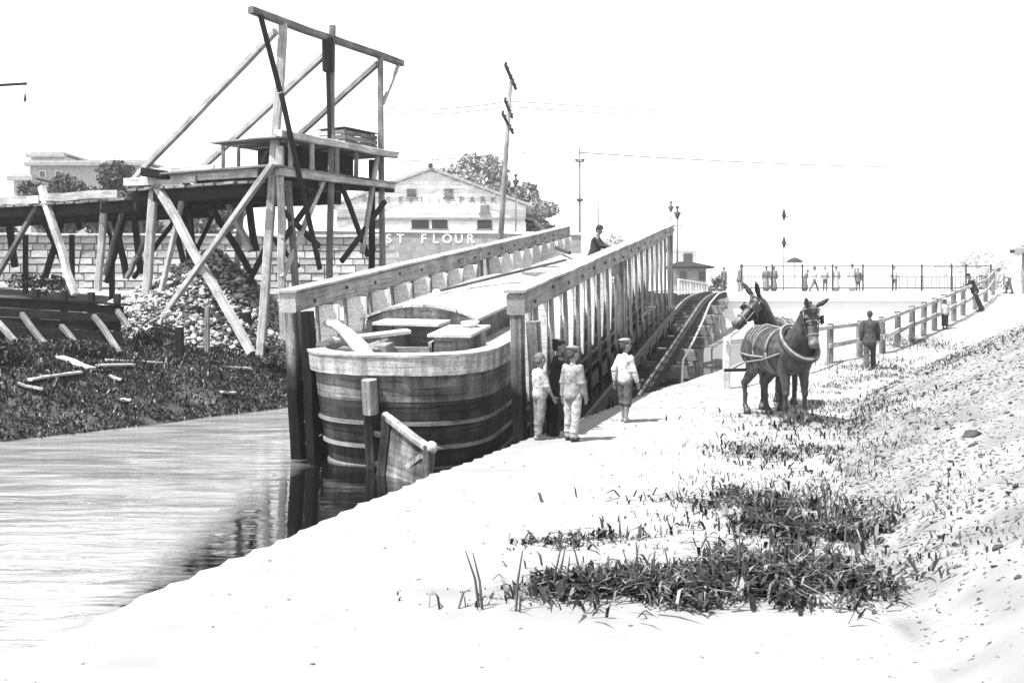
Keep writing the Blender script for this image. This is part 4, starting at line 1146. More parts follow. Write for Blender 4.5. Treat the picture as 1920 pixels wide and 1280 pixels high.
# ------------------------------------------------------------------ trees
def leaf_cloud(centers, radii, count, size, tones):
    V = np.zeros((count*4, 3)); T = np.zeros(count*4)
    cs = np.array(centers); rs = np.array(radii); w = rs.prod(1)**(0.8); w /= w.sum()
    k = rng.choice(len(cs), count, p=w)
    d = rng.normal(size=(count, 3)); d /= np.linalg.norm(d, axis=1)[:, None]
    rad = rng.uniform(0.45, 1.0, count)**0.6
    c = cs[k] + d*rad[:, None]*rs[k]
    a = rng.normal(size=(count, 3)); a /= np.linalg.norm(a, axis=1)[:, None]
    b = np.cross(a, rng.normal(size=(count, 3))); b /= np.linalg.norm(b, axis=1)[:, None]
    sz = size*rng.uniform(0.6, 1.4, count)[:, None]
    V[0::4] = c-a*sz; V[1::4] = c+b*sz*0.45; V[2::4] = c+a*sz; V[3::4] = c-b*sz*0.45
    t = rng.uniform(tones[0], tones[1], count)
    for i in range(4): T[i::4] = t
    return V, np.arange(count*4).reshape(-1, 4), T
def tree(name, label, px, ytop, ybot, wpx, Y, count, size, tones=(0.6, 1.4), lobes=9, group='trees behind the canal'):
    s = Y/F; base = Vector(((px-960)*s, Y, 2.0))
    top = EYE-(ytop-HZ)*s; bot = EYE-(ybot-HZ)*s; W = wpx*s/2; Hh = (top-bot)/2; cz = (top+bot)/2
    t = thing(name, label, 'tree', base, group)
    trunk = MB(); trunk.tube([base, base+Vector((0.1, 0, (cz-2)*0.6)), base+Vector((0.0, 0, cz-2+Hh*0.3))], [0.3, 0.22, 0.08], n=8)
    for k in range(5):
        an = k*1.26; z0 = 2+(cz-2)*0.55+0.12*k
        trunk.tube([Vector((base.x, Y, z0)), Vector((base.x+W*0.6*math.cos(an), Y+W*0.6*math.sin(an), z0+Hh*0.9))], [0.12, 0.03], n=6)
    trunk.build('trunk', M['bark'], t, True)
    cen = []; rad = []
    for k in range(lobes):
        an = random.uniform(0, 6.28); rr_ = random.uniform(0.25, 0.78); zz = random.uniform(-0.7, 0.75)
        q = math.sqrt(max(0.1, 1-zz*zz))
        cen.append((base.x+W*rr_*q*math.cos(an), Y+W*rr_*q*math.sin(an), cz+Hh*zz)); u = random.uniform(0.28, 0.46); rad.append((W*u*1.1, W*u*1.1, Hh*u))
    V, Fq, T = leaf_cloud(cen, rad, count, size, tones)
    V -= np.array(base)
    np_mesh('crown', V, Fq, M['leaf'], t, attr=T)
tree('park_tree', 'tall leafy tree rising behind the right slope of the barn roof', 892, 276, 430, 150, 97, 6500, 0.26, (1.2, 3.0), lobes=14)  # trees by the barn: haze painted into paler leaf tones
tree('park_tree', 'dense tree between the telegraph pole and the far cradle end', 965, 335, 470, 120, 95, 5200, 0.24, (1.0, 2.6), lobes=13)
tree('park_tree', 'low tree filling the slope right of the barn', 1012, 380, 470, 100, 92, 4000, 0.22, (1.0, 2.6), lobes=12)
tree('street_tree', 'dark tree in front of the flat-roofed block at left', 185, 297, 440, 150, 72, 6500, 0.19, (0.25, 0.9), lobes=14)
tree('street_tree', 'tree behind the left end of the trestle', 95, 345, 450, 150, 66, 5600, 0.18, (0.25, 0.9), lobes=13)
tree('street_tree', 'tree behind the trestle deck, left of the stone heap', 262, 338, 450, 150, 68, 5600, 0.18, (0.4, 1.2), lobes=13)
tree('street_tree', 'leafy tree seen between the hoist legs over the stone wall', 400, 368, 455, 150, 66, 4200, 0.18, (0.6, 1.5))
tree('street_tree', 'sapling crown at the left edge above the bulkhead', 10, 420, 500, 70, 55, 2200, 0.13, (0.4, 1.1))
tree('shrub_tree', 'pale shrub between the shack and the street wall', 1342, 518, 552, 46, 72, 1500, 0.12, (0.9, 2.0))
tree('distant_tree', 'faint distant tree at the right above the railing end', 1850, 466, 560, 170, 210, 1500, 0.5, (2.4, 4.0))  # palest leaf tones stand in for haze on distant trees
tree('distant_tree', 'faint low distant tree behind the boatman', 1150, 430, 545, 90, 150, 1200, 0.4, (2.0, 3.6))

# building corner and gate pier at the right edge
YG = 64.0; s = YG/F
gp = thing('gate_pier', 'white gate pier with dark cap at the right edge', 'pier', ((1904-960)*s, YG, 2.0))
MB().beam(((1904-960)*s, YG, 1.9), ((1904-960)*s, YG, EYE-(474-HZ)*s), 0.42, 0.42, ch=0.04).build('shaft', M['plaster'], gp)
MB().beam(((1904-960)*s, YG, EYE-(474-HZ)*s), ((1904-960)*s, YG, EYE-(468-HZ)*s), 0.52, 0.52, ch=0.1).build('cap', M['dark'], gp)
flat_building('corner_building', 'corner of a grey building cut off by the right edge', 1916, 2010, 470, 59.0, M['hoard'], [(1924, 484, 8, 10), (1945, 484, 8, 10), (1924, 507, 8, 12)])
# ------------------------------------------------------------------ bodies: overlapping tapered shapes fused into one skin
def cone_prim(bm, a, b, ra, rb, n=12):
    a = Vector(a); b = Vector(b); d = b-a; L = d.length
    if L < 1e-5: d = Vector((0, 0, 1))
    d.normalize()
    x = d.orthogonal().normalized(); y = d.cross(x)
    prof = []
    for i in range(1, 5): th = math.pi/2*i/4; prof.append((a - d*ra*math.cos(th), ra*math.sin(th)))
    for i in range(0, 4): th = math.pi/2*i/4; prof.append((b + d*rb*math.sin(th), rb*math.cos(th)))
    rings = [[bm.verts.new(c + (x*math.cos(2*math.pi*j/n)+y*math.sin(2*math.pi*j/n))*r) for j in range(n)] for c, r in prof]
    p0 = bm.verts.new(a-d*ra); p1 = bm.verts.new(b+d*rb)
    for i in range(len(rings)-1):
        for j in range(n):
            k = (j+1) % n
            bm.faces.new((rings[i][j], rings[i][k], rings[i+1][k], rings[i+1][j]))
    for j in range(n):
        k = (j+1) % n
        bm.faces.new((rings[0][k], rings[0][j], p0)); bm.faces.new((rings[-1][j], rings[-1][k], p1))
def ell_prim(bm, c, r, rot=None):
    mat = Matrix.Translation(Vector(c)) @ ((rot.to_4x4() if rot is not None else Matrix.Identity(4))) @ Matrix.Diagonal((r[0], r[1], r[2], 1))
    bmesh.ops.create_uvsphere(bm, u_segments=14, v_segments=10, radius=1.0, matrix=mat)
def crumple(me, amp, seed=0.0, f=9.0):
    """push a fused surface in and out a little: folds in cloth, muscle in a coat"""
    n = len(me.vertices); co = np.zeros(n*3, dtype=np.float32); me.vertices.foreach_get('co', co); co = co.reshape(-1, 3).astype(float)
    nr = np.zeros(n*3, dtype=np.float32); me.vertex_normals.foreach_get('vector', nr); nr = nr.reshape(-1, 3)
    x, y, z = co.T
    d = _n2(x*1.0+z*0.9+seed, z*0.9-x*0.8-y*0.6+seed, f) + 0.6*_n2(y*1.3-z*0.8+seed*2, x*1.1+z*0.7, f*1.9) + 0.4*_n2(x+y*0.7, z+seed, f*0.45)
    co += nr*(d*amp)[:, None]
    me.vertices.foreach_set('co', co.astype(np.float32).ravel()); me.update()
    return me
def fuse(name, prims, voxel, smooth=3):
    bm = bmesh.new()
    for p in prims:
        if p[0] == 'c': cone_prim(bm, *p[1:])
        else: ell_prim(bm, *p[1:])
    me = bpy.data.meshes.new('tmp'); bm.to_mesh(me); bm.free()
    o = bpy.data.objects.new('tmp', me); TMP.collection.objects.link(o)
    m = o.modifiers.new('r', 'REMESH'); m.mode = 'VOXEL'; m.voxel_size = voxel; m.use_smooth_shade = True
    if smooth:
        m2 = o.modifiers.new('s', 'SMOOTH'); m2.factor = 0.5; m2.iterations = smooth
    TMP.view_layers[0].update(); dg = TMP.view_layers[0].depsgraph
    out = bpy.data.meshes.new_from_object(o.evaluated_get(dg)); out.name = name
    bpy.data.objects.remove(o); bpy.data.meshes.remove(me)
    out.polygons.foreach_set('use_smooth', [True]*len(out.polygons))
    return out

def s_(i): return (-1, 1)[i]
def rx(v, a):
    c, s = math.cos(a), math.sin(a); return Vector((v[0], v[1]*c - v[2]*s, v[1]*s + v[2]*c))
def person(label, loc, face, H, legs=((0, 0), (0, 0)), arms=((0, 0, 10), (0, 0, 10)), lean=0, head=(0, 0), kid=False, vox=0.01,
           top=0.5, bottom=0.3, hat=None, hatv=0.1, hair=0.1, cut=0.95, sleeve=0.95, coat=0.0, shoes=0.05, skirt=False, group=None, bulk=1.0, sink=0.0, hands=True):
    """face: direction the person faces, degrees from +Y towards +X; angles in degrees; built facing +Y"""
    t = thing('person', label, 'person', loc, group, rot=(0, 0, -R(face)), local=True)
    hh = H/(6.2 if kid else 7.4)                      # head height
    hipz = (0.47 if kid else 0.50)*H; shz = H-hh*1.38; la = R(lean)
    hw = 0.052*H; sw_ = (0.100 if kid else 0.112)*H
    th = 0.245*H if not kid else 0.23*H; shk_ = hipz-0.045*H-th
    J = {}
    pel = Vector((0, 0, hipz+0.03*H))
    def up(v): return pel + rx(Vector(v)-pel, -la)
    for i, s in enumerate((-1, 1)):
        sw, kn = R(legs[i][0]), R(legs[i][1])
        h = Vector((s*hw, 0, hipz)); k = h + Vector((s*0.006*H, math.sin(sw)*th, -math.cos(sw)*th))
        a = k + Vector((0, math.sin(sw-kn)*shk_, -math.cos(sw-kn)*shk_))
        J['hip', i] = h; J['kne', i] = k; J['ank', i] = a
        w = R(arms[i][0]); e = R(arms[i][1]); o_ = R(arms[i][2])
        s0 = up((s*sw_, 0, shz)); ua = 0.165*H; fa = 0.145*H
        el = s0 + rx(Vector((s*math.sin(o_)*ua, math.sin(w)*ua, -math.cos(w)*math.cos(o_)*ua)), -la*0.5)
        wr = el + rx(Vector((s*math.sin(o_*0.4)*fa, math.sin(w+e)*fa, -math.cos(w+e)*fa)), -la*0.5)
        J['sh', i] = s0; J['el', i] = el; J['wr', i] = wr
    dz = -min(J['ank', 0].z, J['ank', 1].z) + 0.045*H - sink
    for k in J: J[k] = J[k] + Vector((0, 0, dz))
    pel = pel + Vector((0, 0, dz)); base_up = up
    def up(v):
        v = Vector(v)+Vector((0, 0, dz)); return pel + rx(v-pel, -la)
    chest = up((0, 0.005*H, hipz+0.235*H)); belly = up((0, 0.008*H, hipz+0.12*H)); neck = up((0, 0, shz+0.01*H))
    hc = up((0, 0.012*H, H-hh*0.52)); hr = Matrix.Rotation(R(-head[0]), 3, 'Z') @ Matrix.Rotation(R(-head[1])-la, 3, 'X')
    B = bulk*H
    pr = [('e', pel, (0.076*B, 0.060*B, 0.070*H)), ('c', pel, belly, 0.066*B, 0.062*B), ('c', belly, chest, 0.062*B, 0.072*B),
          ('c', up((-0.06*H, 0, shz-0.03*H)), up((0.06*H, 0, shz-0.03*H)), 0.045*B, 0.045*B), ('c', neck-Vector((0, 0, 0.02*H)), hc, 0.030*H, 0.030*H)]
    # head: skull, jaw, nose, ears, brow
    q = lambda v: hc + hr @ (Vector(v)*hh)
    pr += [('e', q((0, -0.03, 0.10)), (0.335*hh, 0.40*hh, 0.40*hh), hr), ('e', q((0, 0.10, -0.18)), (0.25*hh, 0.27*hh, 0.31*hh), hr),
           ('c', q((0, 0.36, 0.06)), q((0, 0.42, -0.10)), 0.035*hh, 0.065*hh), ('e', q((0, 0.32, -0.26)), (0.12*hh, 0.07*hh, 0.045*hh), hr),
           ('e', q((-0.34, -0.02, -0.04)), (0.045*hh, 0.09*hh, 0.13*hh), hr), ('e', q((0.34, -0.02, -0.04)), (0.045*hh, 0.09*hh, 0.13*hh), hr)]
    for i in range(2):
        s = (-1, 1)[i]
        pr += [('c', J['hip', i], J['kne', i], 0.052*B, 0.034*B), ('c', J['kne', i], J['ank', i], 0.034*B, 0.021*H),
               ('c', J['kne', i].lerp(J['ank', i], .25)+Vector((0, -0.008*H, 0)), J['kne', i].lerp(J['ank', i], .6), 0.032*B, 0.024*H),
               ('c', J['ank', i]+Vector((0, -0.015*H, -0.022*H)), J['ank', i]+Vector((s*0.008*H, 0.085*H, -0.030*H)), 0.022*H, 0.017*H),
               ('c', J['sh', i], J['el', i], 0.034*B, 0.024*B), ('c', J['el', i], J['wr', i], 0.025*B, 0.016*H)]
        d = (J['wr', i]-J['el', i]).normalized(); hd = J['wr', i]; fw = Vector((0, 1, 0)); fw = (fw-d*fw.dot(d)).normalized(); sd = d.cross(fw)*1.0
        hl = 0.085*H if hands else 0.07*H
        pr.append(('e', hd+d*hl*0.38, (0.012*H, 0.026*H, 0.034*H), Matrix((sd, fw, d)).transposed()))
        if hands:
            for f_ in range(4):
                r_ = max(0.0068, 0.0055*H); k0 = hd+d*hl*0.66+fw*(0.019-0.0125*f_)*H; ln = (0.40, 0.46, 0.44, 0.34)[f_]*hl
                k1 = k0+d*ln*0.55-sd*s*0.004*H; k2 = k1+(d*0.8-sd*s*0.5).normalized()*ln*0.5
                pr += [('c', k0, k1, r_, r_), ('c', k1, k2, r_, r_*0.9)]
            k0 = hd+d*hl*0.25+fw*0.022*H; k1 = k0+(d*0.75+fw*0.7).normalized()*hl*0.36
            pr += [('c', k0, k1, 0.0075*H, 0.006*H), ('c', k1, k1+d*hl*0.22, 0.006*H, 0.0055*H)]
    body = link('body', fuse('body', pr, vox, 2), M['skin'], t)
    # trousers or skirt
    if skirt:
        sk = [('c', pel+Vector((0, 0, 0.06*H)), Vector((0, 0, 0.34*H)), 0.075*B, 0.12*B), ('c', Vector((0, 0, 0.34*H)), Vector((0, 0, 0.16*H)), 0.12*B, 0.155*B)]
        link('skirt', fuse('skirt', sk, max(vox, .012), 4), cloth(bottom), t)
    else:
        tp = [('e', pel+Vector((0, 0, 0.005*H)), (0.084*B, 0.072*B, 0.075*H))]
        for i in range(2):
            tp.append(('c', J['hip', i], J['kne', i], (0.058 if kid else 0.052)*B, (0.051 if kid else 0.043)*B))
            e_ = J['kne', i].lerp(J['ank', i], min(1, max(0.05, cut)))
            tp.append(('c', J['kne', i], e_, (0.050 if kid else 0.043)*B, (0.046 if kid else 0.037)*B if cut > 0.6 else 0.054*B))
            for g_ in (0.35, 0.75):                     # folds behind the knee and at the hem
                pnt = J['kne', i].lerp(e_, g_); tp.append(('e', pnt+Vector((0, -0.012*H, 0)), ((0.046 if kid else 0.039)*B, (0.046 if kid else 0.039)*B, 0.02*H)))
        link('trousers', crumple(fuse('trousers', tp, max(vox, .011), 2), 0.0075*H, loc[0]), cloth(bottom), t)
    # shirt / jacket
    hem = pel + Vector((0, 0, (0.02-coat)*H))
    sp_ = [('c', belly, chest, 0.090*B, 0.094*B), ('c', hem, belly, (0.092+coat*0.22)*B, 0.090*B), ('c', up((-0.070*H, 0, shz-0.035*H)), up((0.070*H, 0, shz-0.035*H)), 0.058*B, 0.058*B),
           ('c', neck-Vector((0, 0, 0.02*H)), neck+Vector((0, 0, 0.008*H)), 0.048*H, 0.040*H)]
    for i in range(2):
        sp_.append(('c', J['sh', i]+Vector((-s_(i)*0.008*H, 0, -0.012*H)), J['el', i], 0.043*B, 0.038*B))
        if sleeve > 0.1:
            e_ = J['el', i].lerp(J['wr', i], sleeve); sp_.append(('c', J['el', i], e_, 0.039*B, 0.030*B))
            sp_.append(('e', J['el', i], (0.043*B, 0.043*B, 0.03*B)))
    link('jacket' if coat > 0.03 else 'shirt', crumple(fuse('shirt', sp_, max(vox, .011), 2), 0.0075*H, loc[0]+3), cloth(top), t)
    # shoes
    if shoes is not None:
        for i in range(2):
            a = J['ank', i]
            link('shoe', fuse('shoe', [('c', a+Vector((0, -0.02*H, -0.021*H)), a+Vector((0, 0.09*H, -0.028*H)), 0.030*H, 0.022*H), ('c', a+Vector((0, 0, -0.015*H)), a+Vector((0, 0, 0.02*H)), 0.030*H, 0.028*H)], max(vox, .012), 1), cloth(shoes), t)
    # hair, eyes, hat
    if hair is not None:
        link('hair', fuse('hair', [('e', q((0, -0.09, 0.16)), (0.365*hh, 0.40*hh, 0.385*hh), hr), ('e', q((0, -0.22, -0.02)), (0.31*hh, 0.24*hh, 0.30*hh), hr)], max(vox*0.9, 0.009), 1), cloth(hair), t)
    for s in (-1, 1):
        MB().sphere(q((s*0.13, 0.335, 0.02)), 0.035*hh, 6, 5).build('eye', M['leather'], body)
    if hat == 'cap':
        h_ = fuse('cap', [('e', q((0, -0.08, 0.40)), (0.44*hh, 0.48*hh, 0.15*hh), hr), ('e', q((0, -0.03, 0.30)), (0.385*hh, 0.43*hh, 0.14*hh), hr), ('e', q((0, 0.36, 0.25)), (0.26*hh, 0.18*hh, 0.035*hh), hr)], max(vox*0.9, 0.009), 1)
    elif hat == 'derby':
        h_ = fuse('hat', [('e', q((0, -0.02, 0.38)), (0.39*hh, 0.43*hh, 0.33*hh), hr), ('e', q((0, 0, 0.28)), (0.52*hh, 0.60*hh, 0.05*hh), hr)], max(vox*0.9, 0.010), 1)
    elif hat == 'brim':
        h_ = fuse('hat', [('e', q((0, -0.02, 0.40)), (0.36*hh, 0.38*hh, 0.22*hh), hr), ('e', q((0, 0, 0.30)), (0.95*hh, 0.95*hh, 0.06*hh), hr)], max(vox*0.9, 0.012), 1)
    else: h_ = None
    if h_ is not None: link('hat', h_, cloth(hatv), t)
    return t

# four boys on the towpath edge
g = G(1012, 823); person('bareheaded fair-haired boy in pale shirt, leftmost of the boys by the water', g, 62, 1.36, legs=((4, 4), (-6, 4)), arms=((6, 12, 9), (10, 22, 6)), head=(-4, 2), kid=True, vox=0.0075, top=0.62, bottom=0.26, hair=0.22, sleeve=0.35, cut=0.9, shoes=0.40)
g = G(1074, 826); person('boy in pale cap and jacket standing third from the left', g, 40, 1.47, legs=((2, 3), (-6, 6)), arms=((-4, 8, 8), (2, 14, 7)), head=(18, 4), kid=True, vox=0.0075, top=0.36, bottom=0.55, hat='cap', hatv=0.30, hair=0.10, coat=0.035, cut=0.95, shoes=0.06)
g = G(1046, 806); person('boy in dark coat and dark cap half hidden between two paler boys', g, 78, 1.52, legs=((3, 3), (-3, 3)), arms=((20, 25, 10), (28, 35, 8)), head=(8, 4), kid=True, vox=0.009, top=0.05, bottom=0.045, hat='cap', hatv=0.06, hair=0.04, coat=0.05, cut=0.95)
g = G(1172, 791); person('boy in white shirt and knee breeches with bare legs, nearest the mules', g, 52, 1.48, legs=((5, 3), (-4, 4)), arms=((-14, 20, 14), (6, 14, 10)), head=(22, -2), kid=True, vox=0.0075, top=0.85, bottom=0.13, hat='cap', hatv=0.32, hair=0.12, cut=0.08, sleeve=0.85, shoes=None)
# boatman leaning over the cradle side
bm_l = loc2w(BV+1.1, 12.7, 2.52)
person('boatman in dark cap and coat leaning over the cradle side', bm_l, 100, 1.74, legs=((6, 6), (-10, 4)), arms=((40, 40, 15), (35, 50, 15)), lean=12, head=(20, 0), vox=0.012, top=0.05, bottom=0.07, hat='derby', hatv=0.05, hair=0.05, coat=0.05)
# walkers on the towpath
g = G(1631, 692); person('man in dark suit walking away along the towpath', g, 14, 1.72, legs=((-14, 26), (16, 4)), arms=((-8, 14, 7), (8, 12, 7)), vox=0.010, top=0.075, bottom=0.10, hair=0.08, coat=0.085, shoes=0.10, bulk=1.08)
g = G(1828, 584, y0=25); person('man in dark clothes and cap leaning on the towpath fence', g, -75, 1.72, legs=((-14, 2), (-24, 2)), arms=((30, 40, 10), (25, 40, 10)), lean=22, head=(0, 0), vox=0.013, top=0.035, bottom=0.035, hat='cap', hatv=0.03, hair=0.04, coat=0.03, hands=False)
g = G(1772, 617, y0=25); person('child in white blouse and dark breeches beside the fence', g, 170, 1.15, vox=0.013, kid=True, top=0.80, bottom=0.06, hair=0.3, hat='brim', hatv=0.6, cut=0.5, hands=False)
g = G(1893, 550, y0=25); person('stooping man in white shirt at the top of the bank', g, -60, 1.72, legs=((-8, 6), (18, 10)), arms=((20, 20, 8), (10, 20, 8)), lean=52, vox=0.014, top=0.85, bottom=0.14, hair=0.06, hat='cap', hatv=0.3, hands=False)
# people up on the street behind the railing
def street(px, top_py, label, Y=68.0, **k):
    X = (px-960)*Y/F; H = k.pop('H', (545-top_py)*Y/F + 0.02)
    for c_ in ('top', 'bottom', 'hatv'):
        k[c_] = 0.16+0.84*k.get(c_, 0.1)  # distance haze painted in: far clothes lifted to paler tones
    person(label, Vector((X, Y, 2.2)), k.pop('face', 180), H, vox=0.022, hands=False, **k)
street(1357, 514, 'person in dark coat by the shrub at the left end of the street wall', Y=70, face=150, H=1.6, top=0.07, bottom=0.08, hat='derby', hatv=0.06, coat=0.08)
street(1386, 497, 'tall man in dark coat leaning at the left end of the railing', face=90, H=1.72, top=0.06, bottom=0.2, lean=10, coat=0.12, hat='derby', hatv=0.05)
street(1437, 512, 'woman in long dark dress, left of the pair behind the railing', face=200, H=1.6, skirt=True, top=0.10, bottom=0.12, hat='brim', hatv=0.1)
street(1451, 512, 'woman in grey dress, right of the pair behind the railing', face=160, H=1.6, skirt=True, top=0.16, bottom=0.18, hat='brim', hatv=0.12)
street(1509, 513, 'stooped figure in long black cloak behind the railing', face=100, H=1.45, skirt=True, top=0.03, bottom=0.03, hair=0.03, lean=18, hat='cap', hatv=0.5)
street(1527, 498, 'person in pale jacket and dark breeches striding behind the railing', face=90, H=1.62, legs=((26, 10), (-24, 6)), top=0.6, bottom=0.05, hat='derby', hatv=0.04)
street(1547, 500, 'person in white blouse and black skirt behind the railing', face=180, H=1.6, top=0.75, bottom=0.05, hat='cap', hatv=0.6)
street(1568, 500, 'woman in pale dress under a wide hat behind the railing', face=170, H=1.6, skirt=True, top=0.6, bottom=0.5, hat='brim', hatv=0.08)
street(1598, 482, 'woman in white dress with dark wide hat, tallest behind the railing', face=180, H=1.78, skirt=True, top=0.85, bottom=0.85, hat='brim', hatv=0.04)
street(1609, 508, 'thin figure in black beside the woman in white', face=180, H=1.5, top=0.04, bottom=0.04, coat=0.1, hat='cap', hatv=0.04)
street(1677, 502, 'man in white shirt and dark trousers behind the railing', face=200, H=1.62, top=0.85, bottom=0.06, hair=0.05)
# parasol held over the pair
par = thing('parasol', 'dark open parasol raised above the pair behind the railing', 'parasol', P(1490, 520, 68.2))
MB().tube([P(1490, 525, 68.2), P(1490, 488, 68.2)], 0.02, n=6).build('shaft', M['wire'], par)
pz = P(1490, 484, 68.2)
MB().tube([pz+Vector((0, 0, -0.28)), pz+Vector((0, 0, -0.12)), pz+Vector((0, 0, 0.02)), pz+Vector((0, 0, 0.05))], [0.56, 0.44, 0.16, 0.01], n=12).build('canopy', cloth(0.06), par)

# ------------------------------------------------------------------ mules
def mule(label, loc, face, sc, neck_yaw, head_yaw, head_drop, stance, coat_k):
    t = thing('mule', label, 'mule', loc, 'harnessed mule team', rot=(0, 0, -R(face)), local=True)
    S = sc
    v = lambda x, y, z: Vector((x, y, z))*S
    ny = R(neck_yaw)
    def nk(x, y, z):                                   # rotate neck and head about the withers
        p = Vector((x, y-0.52, 0)); p.rotate(Matrix.Rotation(-ny, 3, 'Z')); return Vector((p.x, p.y+0.52, z))*S
    poll = nk(0, 0.92, 1.80)
    hdir = Vector((math.sin(ny+R(head_yaw)), math.cos(ny+R(head_yaw)), 0)); hd = (hdir*math.cos(R(head_drop)) + Vector((0, 0, -math.sin(R(head_drop))))).normalized()
    sdv = hd.cross(Vector((0, 0, 1))).normalized(); upv = sdv.cross(hd)
    hp_ = lambda a, b, c: poll + (hd*a + sdv*b + upv*c)*S      # along head, sideways, up from the face
    pr = [('e', v(0, 0.02, 1.08), (0.33*S, 0.62*S, 0.36*S)), ('c', v(0, 0.42, 1.08), v(0, -0.05, 1.05), 0.31*S, 0.35*S), ('c', v(0, -0.05, 1.05), v(0, -0.55, 1.15), 0.35*S, 0.29*S),
          ('e', v(0, -0.62, 1.20), (0.28*S, 0.28*S, 0.27*S)), ('c', v(0, 0.40, 1.36), v(0, 0.12, 1.36), 0.10*S, 0.08*S), ('c', v(0, 0.1, 1.33), v(0, -0.6, 1.40), 0.10*S, 0.10*S),
          ('c', v(0, 0.50, 1.18), nk(0, 0.74, 1.46), 0.25*S, 0.18*S), ('c', nk(0, 0.74, 1.46), nk(0, 0.90, 1.72), 0.18*S, 0.13*S), ('c', nk(0, 0.62, 1.52), nk(0, 0.86, 1.80), 0.07*S, 0.06*S),
          ('e', v(0, 0.56, 1.00), (0.24*S, 0.16*S, 0.24*S)),
          ('e', hp_(0.06, 0, -0.02), (0.125*S, 0.125*S, 0.125*S)), ('c', hp_(0.10, 0, -0.05), hp_(0.34, 0, -0.02), 0.115*S, 0.085*S), ('c', hp_(0.34, 0, -0.02), hp_(0.56, 0, -0.02), 0.080*S, 0.075*S),
          ('c', hp_(0.14, 0, -0.15), hp_(0.34, 0, -0.11), 0.085*S, 0.055*S), ('e', hp_(0.56, 0, -0.03), (0.082*S, 0.082*S, 0.085*S)), ('c', hp_(0.46, 0, -0.09), hp_(0.57, 0, -0.09), 0.05*S, 0.045*S),
          ('e', hp_(0.17, 0.095, 0.01), (0.04*S, 0.04*S, 0.035*S)), ('e', hp_(0.17, -0.095, 0.01), (0.04*S, 0.04*S, 0.035*S)),
          ('c', hp_(0.58, 0.045, 0.02), hp_(0.60, 0.05, 0.0), 0.03*S, 0.025*S), ('c', hp_(0.58, -0.045, 0.02), hp_(0.60, -0.05, 0.0), 0.03*S, 0.025*S)]
    for s in (-1, 1):                                   # long ears: a blade widening then pointed
        e0 = hp_(0.0, s*0.07, 0.06); e3 = e0 + (upv*0.30 + sdv*s*0.12 - hd*0.04)*S
        pr += [('c', e0, e0.lerp(e3, .4), 0.03*S, 0.048*S), ('c', e0.lerp(e3, .4), e0.lerp(e3, .75), 0.048*S, 0.034*S), ('c', e0.lerp(e3, .75), e3, 0.034*S, 0.010*S)]
    hoof = []
    for s in (-1, 1):
        k = stance[0 if s < 0 else 1]
        pr += [('c', v(s*0.16, 0.50, 1.08), v(s*0.17, 0.40, 0.80), 0.15*S, 0.105*S), ('c', v(s*0.17, 0.42, 0.82), v(s*0.155, 0.46+k*0.5, 0.48), 0.095*S, 0.055*S), ('e', v(s*0.155, 0.47+k*0.5, 0.45), (0.058*S, 0.06*S, 0.065*S)),
               ('c', v(s*0.155, 0.46+k*0.5, 0.45), v(s*0.155, 0.45+k, 0.15), 0.043*S, 0.036*S), ('e', v(s*0.155, 0.45+k, 0.14), (0.046*S, 0.05*S, 0.05*S)), ('c', v(s*0.155, 0.46+k, 0.13), v(s*0.155, 0.50+k, 0.06), 0.038*S, 0.05*S)]
        hoof.append(v(s*0.155, 0.51+k, 0))
        k = stance[2 if s < 0 else 3]
        pr += [('e', v(s*0.15, -0.60, 1.06), (0.17*S, 0.25*S, 0.27*S)), ('c', v(s*0.17, -0.52, 0.95), v(s*0.17, -0.42+k*0.3, 0.80), 0.17*S, 0.12*S), ('c', v(s*0.17, -0.45+k*0.3, 0.80), v(s*0.155, -0.76+k*0.7, 0.52), 0.11*S, 0.058*S),
               ('c', v(s*0.155, -0.79+k*0.7, 0.53), v(s*0.155, -0.76+k*0.8, 0.46), 0.055*S, 0.05*S), ('c', v(s*0.155, -0.76+k*0.8, 0.46), v(s*0.155, -0.73+k, 0.15), 0.046*S, 0.037*S),
               ('e', v(s*0.155, -0.73+k, 0.14), (0.047*S, 0.05*S, 0.05*S)), ('c', v(s*0.155, -0.72+k, 0.13), v(s*0.155, -0.67+k, 0.06), 0.04*S, 0.05*S)]
        hoof.append(v(s*0.155, -0.66+k, 0))
    me = crumple(fuse('body', pr, 0.018, 4), 0.014, loc[0], 5.0)
    a = me.attributes.new('tone', 'FLOAT', 'POINT')
    co = np.zeros(len(me.vertices)*3, dtype=np.float32); me.vertices.foreach_get('co', co); co = co.reshape(-1, 3)/S
    muz = np.linalg.norm(co*S - np.array(hp_(0.53, 0, -0.03)), axis=1)/S
    tone = np.full(len(co), 1.0)*coat_k
    tone = tone + 2.2*coat_k*np.clip(1-(muz-0.07)/0.09, 0, 1)*np.clip((muz-0.03)/0.05, 0.15, 1)     # mealy muzzle
    belly = np.clip((0.86-co[:, 2])/0.12, 0, 1)*np.clip((0.45-np.abs(co[:, 1]))/0.15, 0, 1)*(co[:, 2] > 0.6)
    tone = tone + 1.8*coat_k*belly                                                                 # pale belly
    tone = tone*np.where(co[:, 2] < 0.42, 0.7, 1.0)
    a.data.foreach_set('value', tone.astype(np.float32))
    body = link('body', me, M['mule'], t)
    for h in hoof:
        MB().tube([h, h+Vector((0, 0.005, 0.05))*S, h+Vector((0, -0.02, 0.10))*S], [0.068*S, 0.060*S, 0.05*S], n=12).build('hoof', M['leather'], t, True)
    MB().tube([v(0, -0.88, 1.32), v(0, -0.97, 1.22), v(0, -1.0, 0.95), v(0.02, -0.97, 0.6)], [0.045*S, 0.05*S, 0.06*S, 0.03*S], n=8).build('tail', M['leather'], t, True)
    crest = [nk(0, 0.50+0.42*i/6, 1.44+0.44*i/6+0.03*math.sin(i/6*3.14)) for i in range(7)]
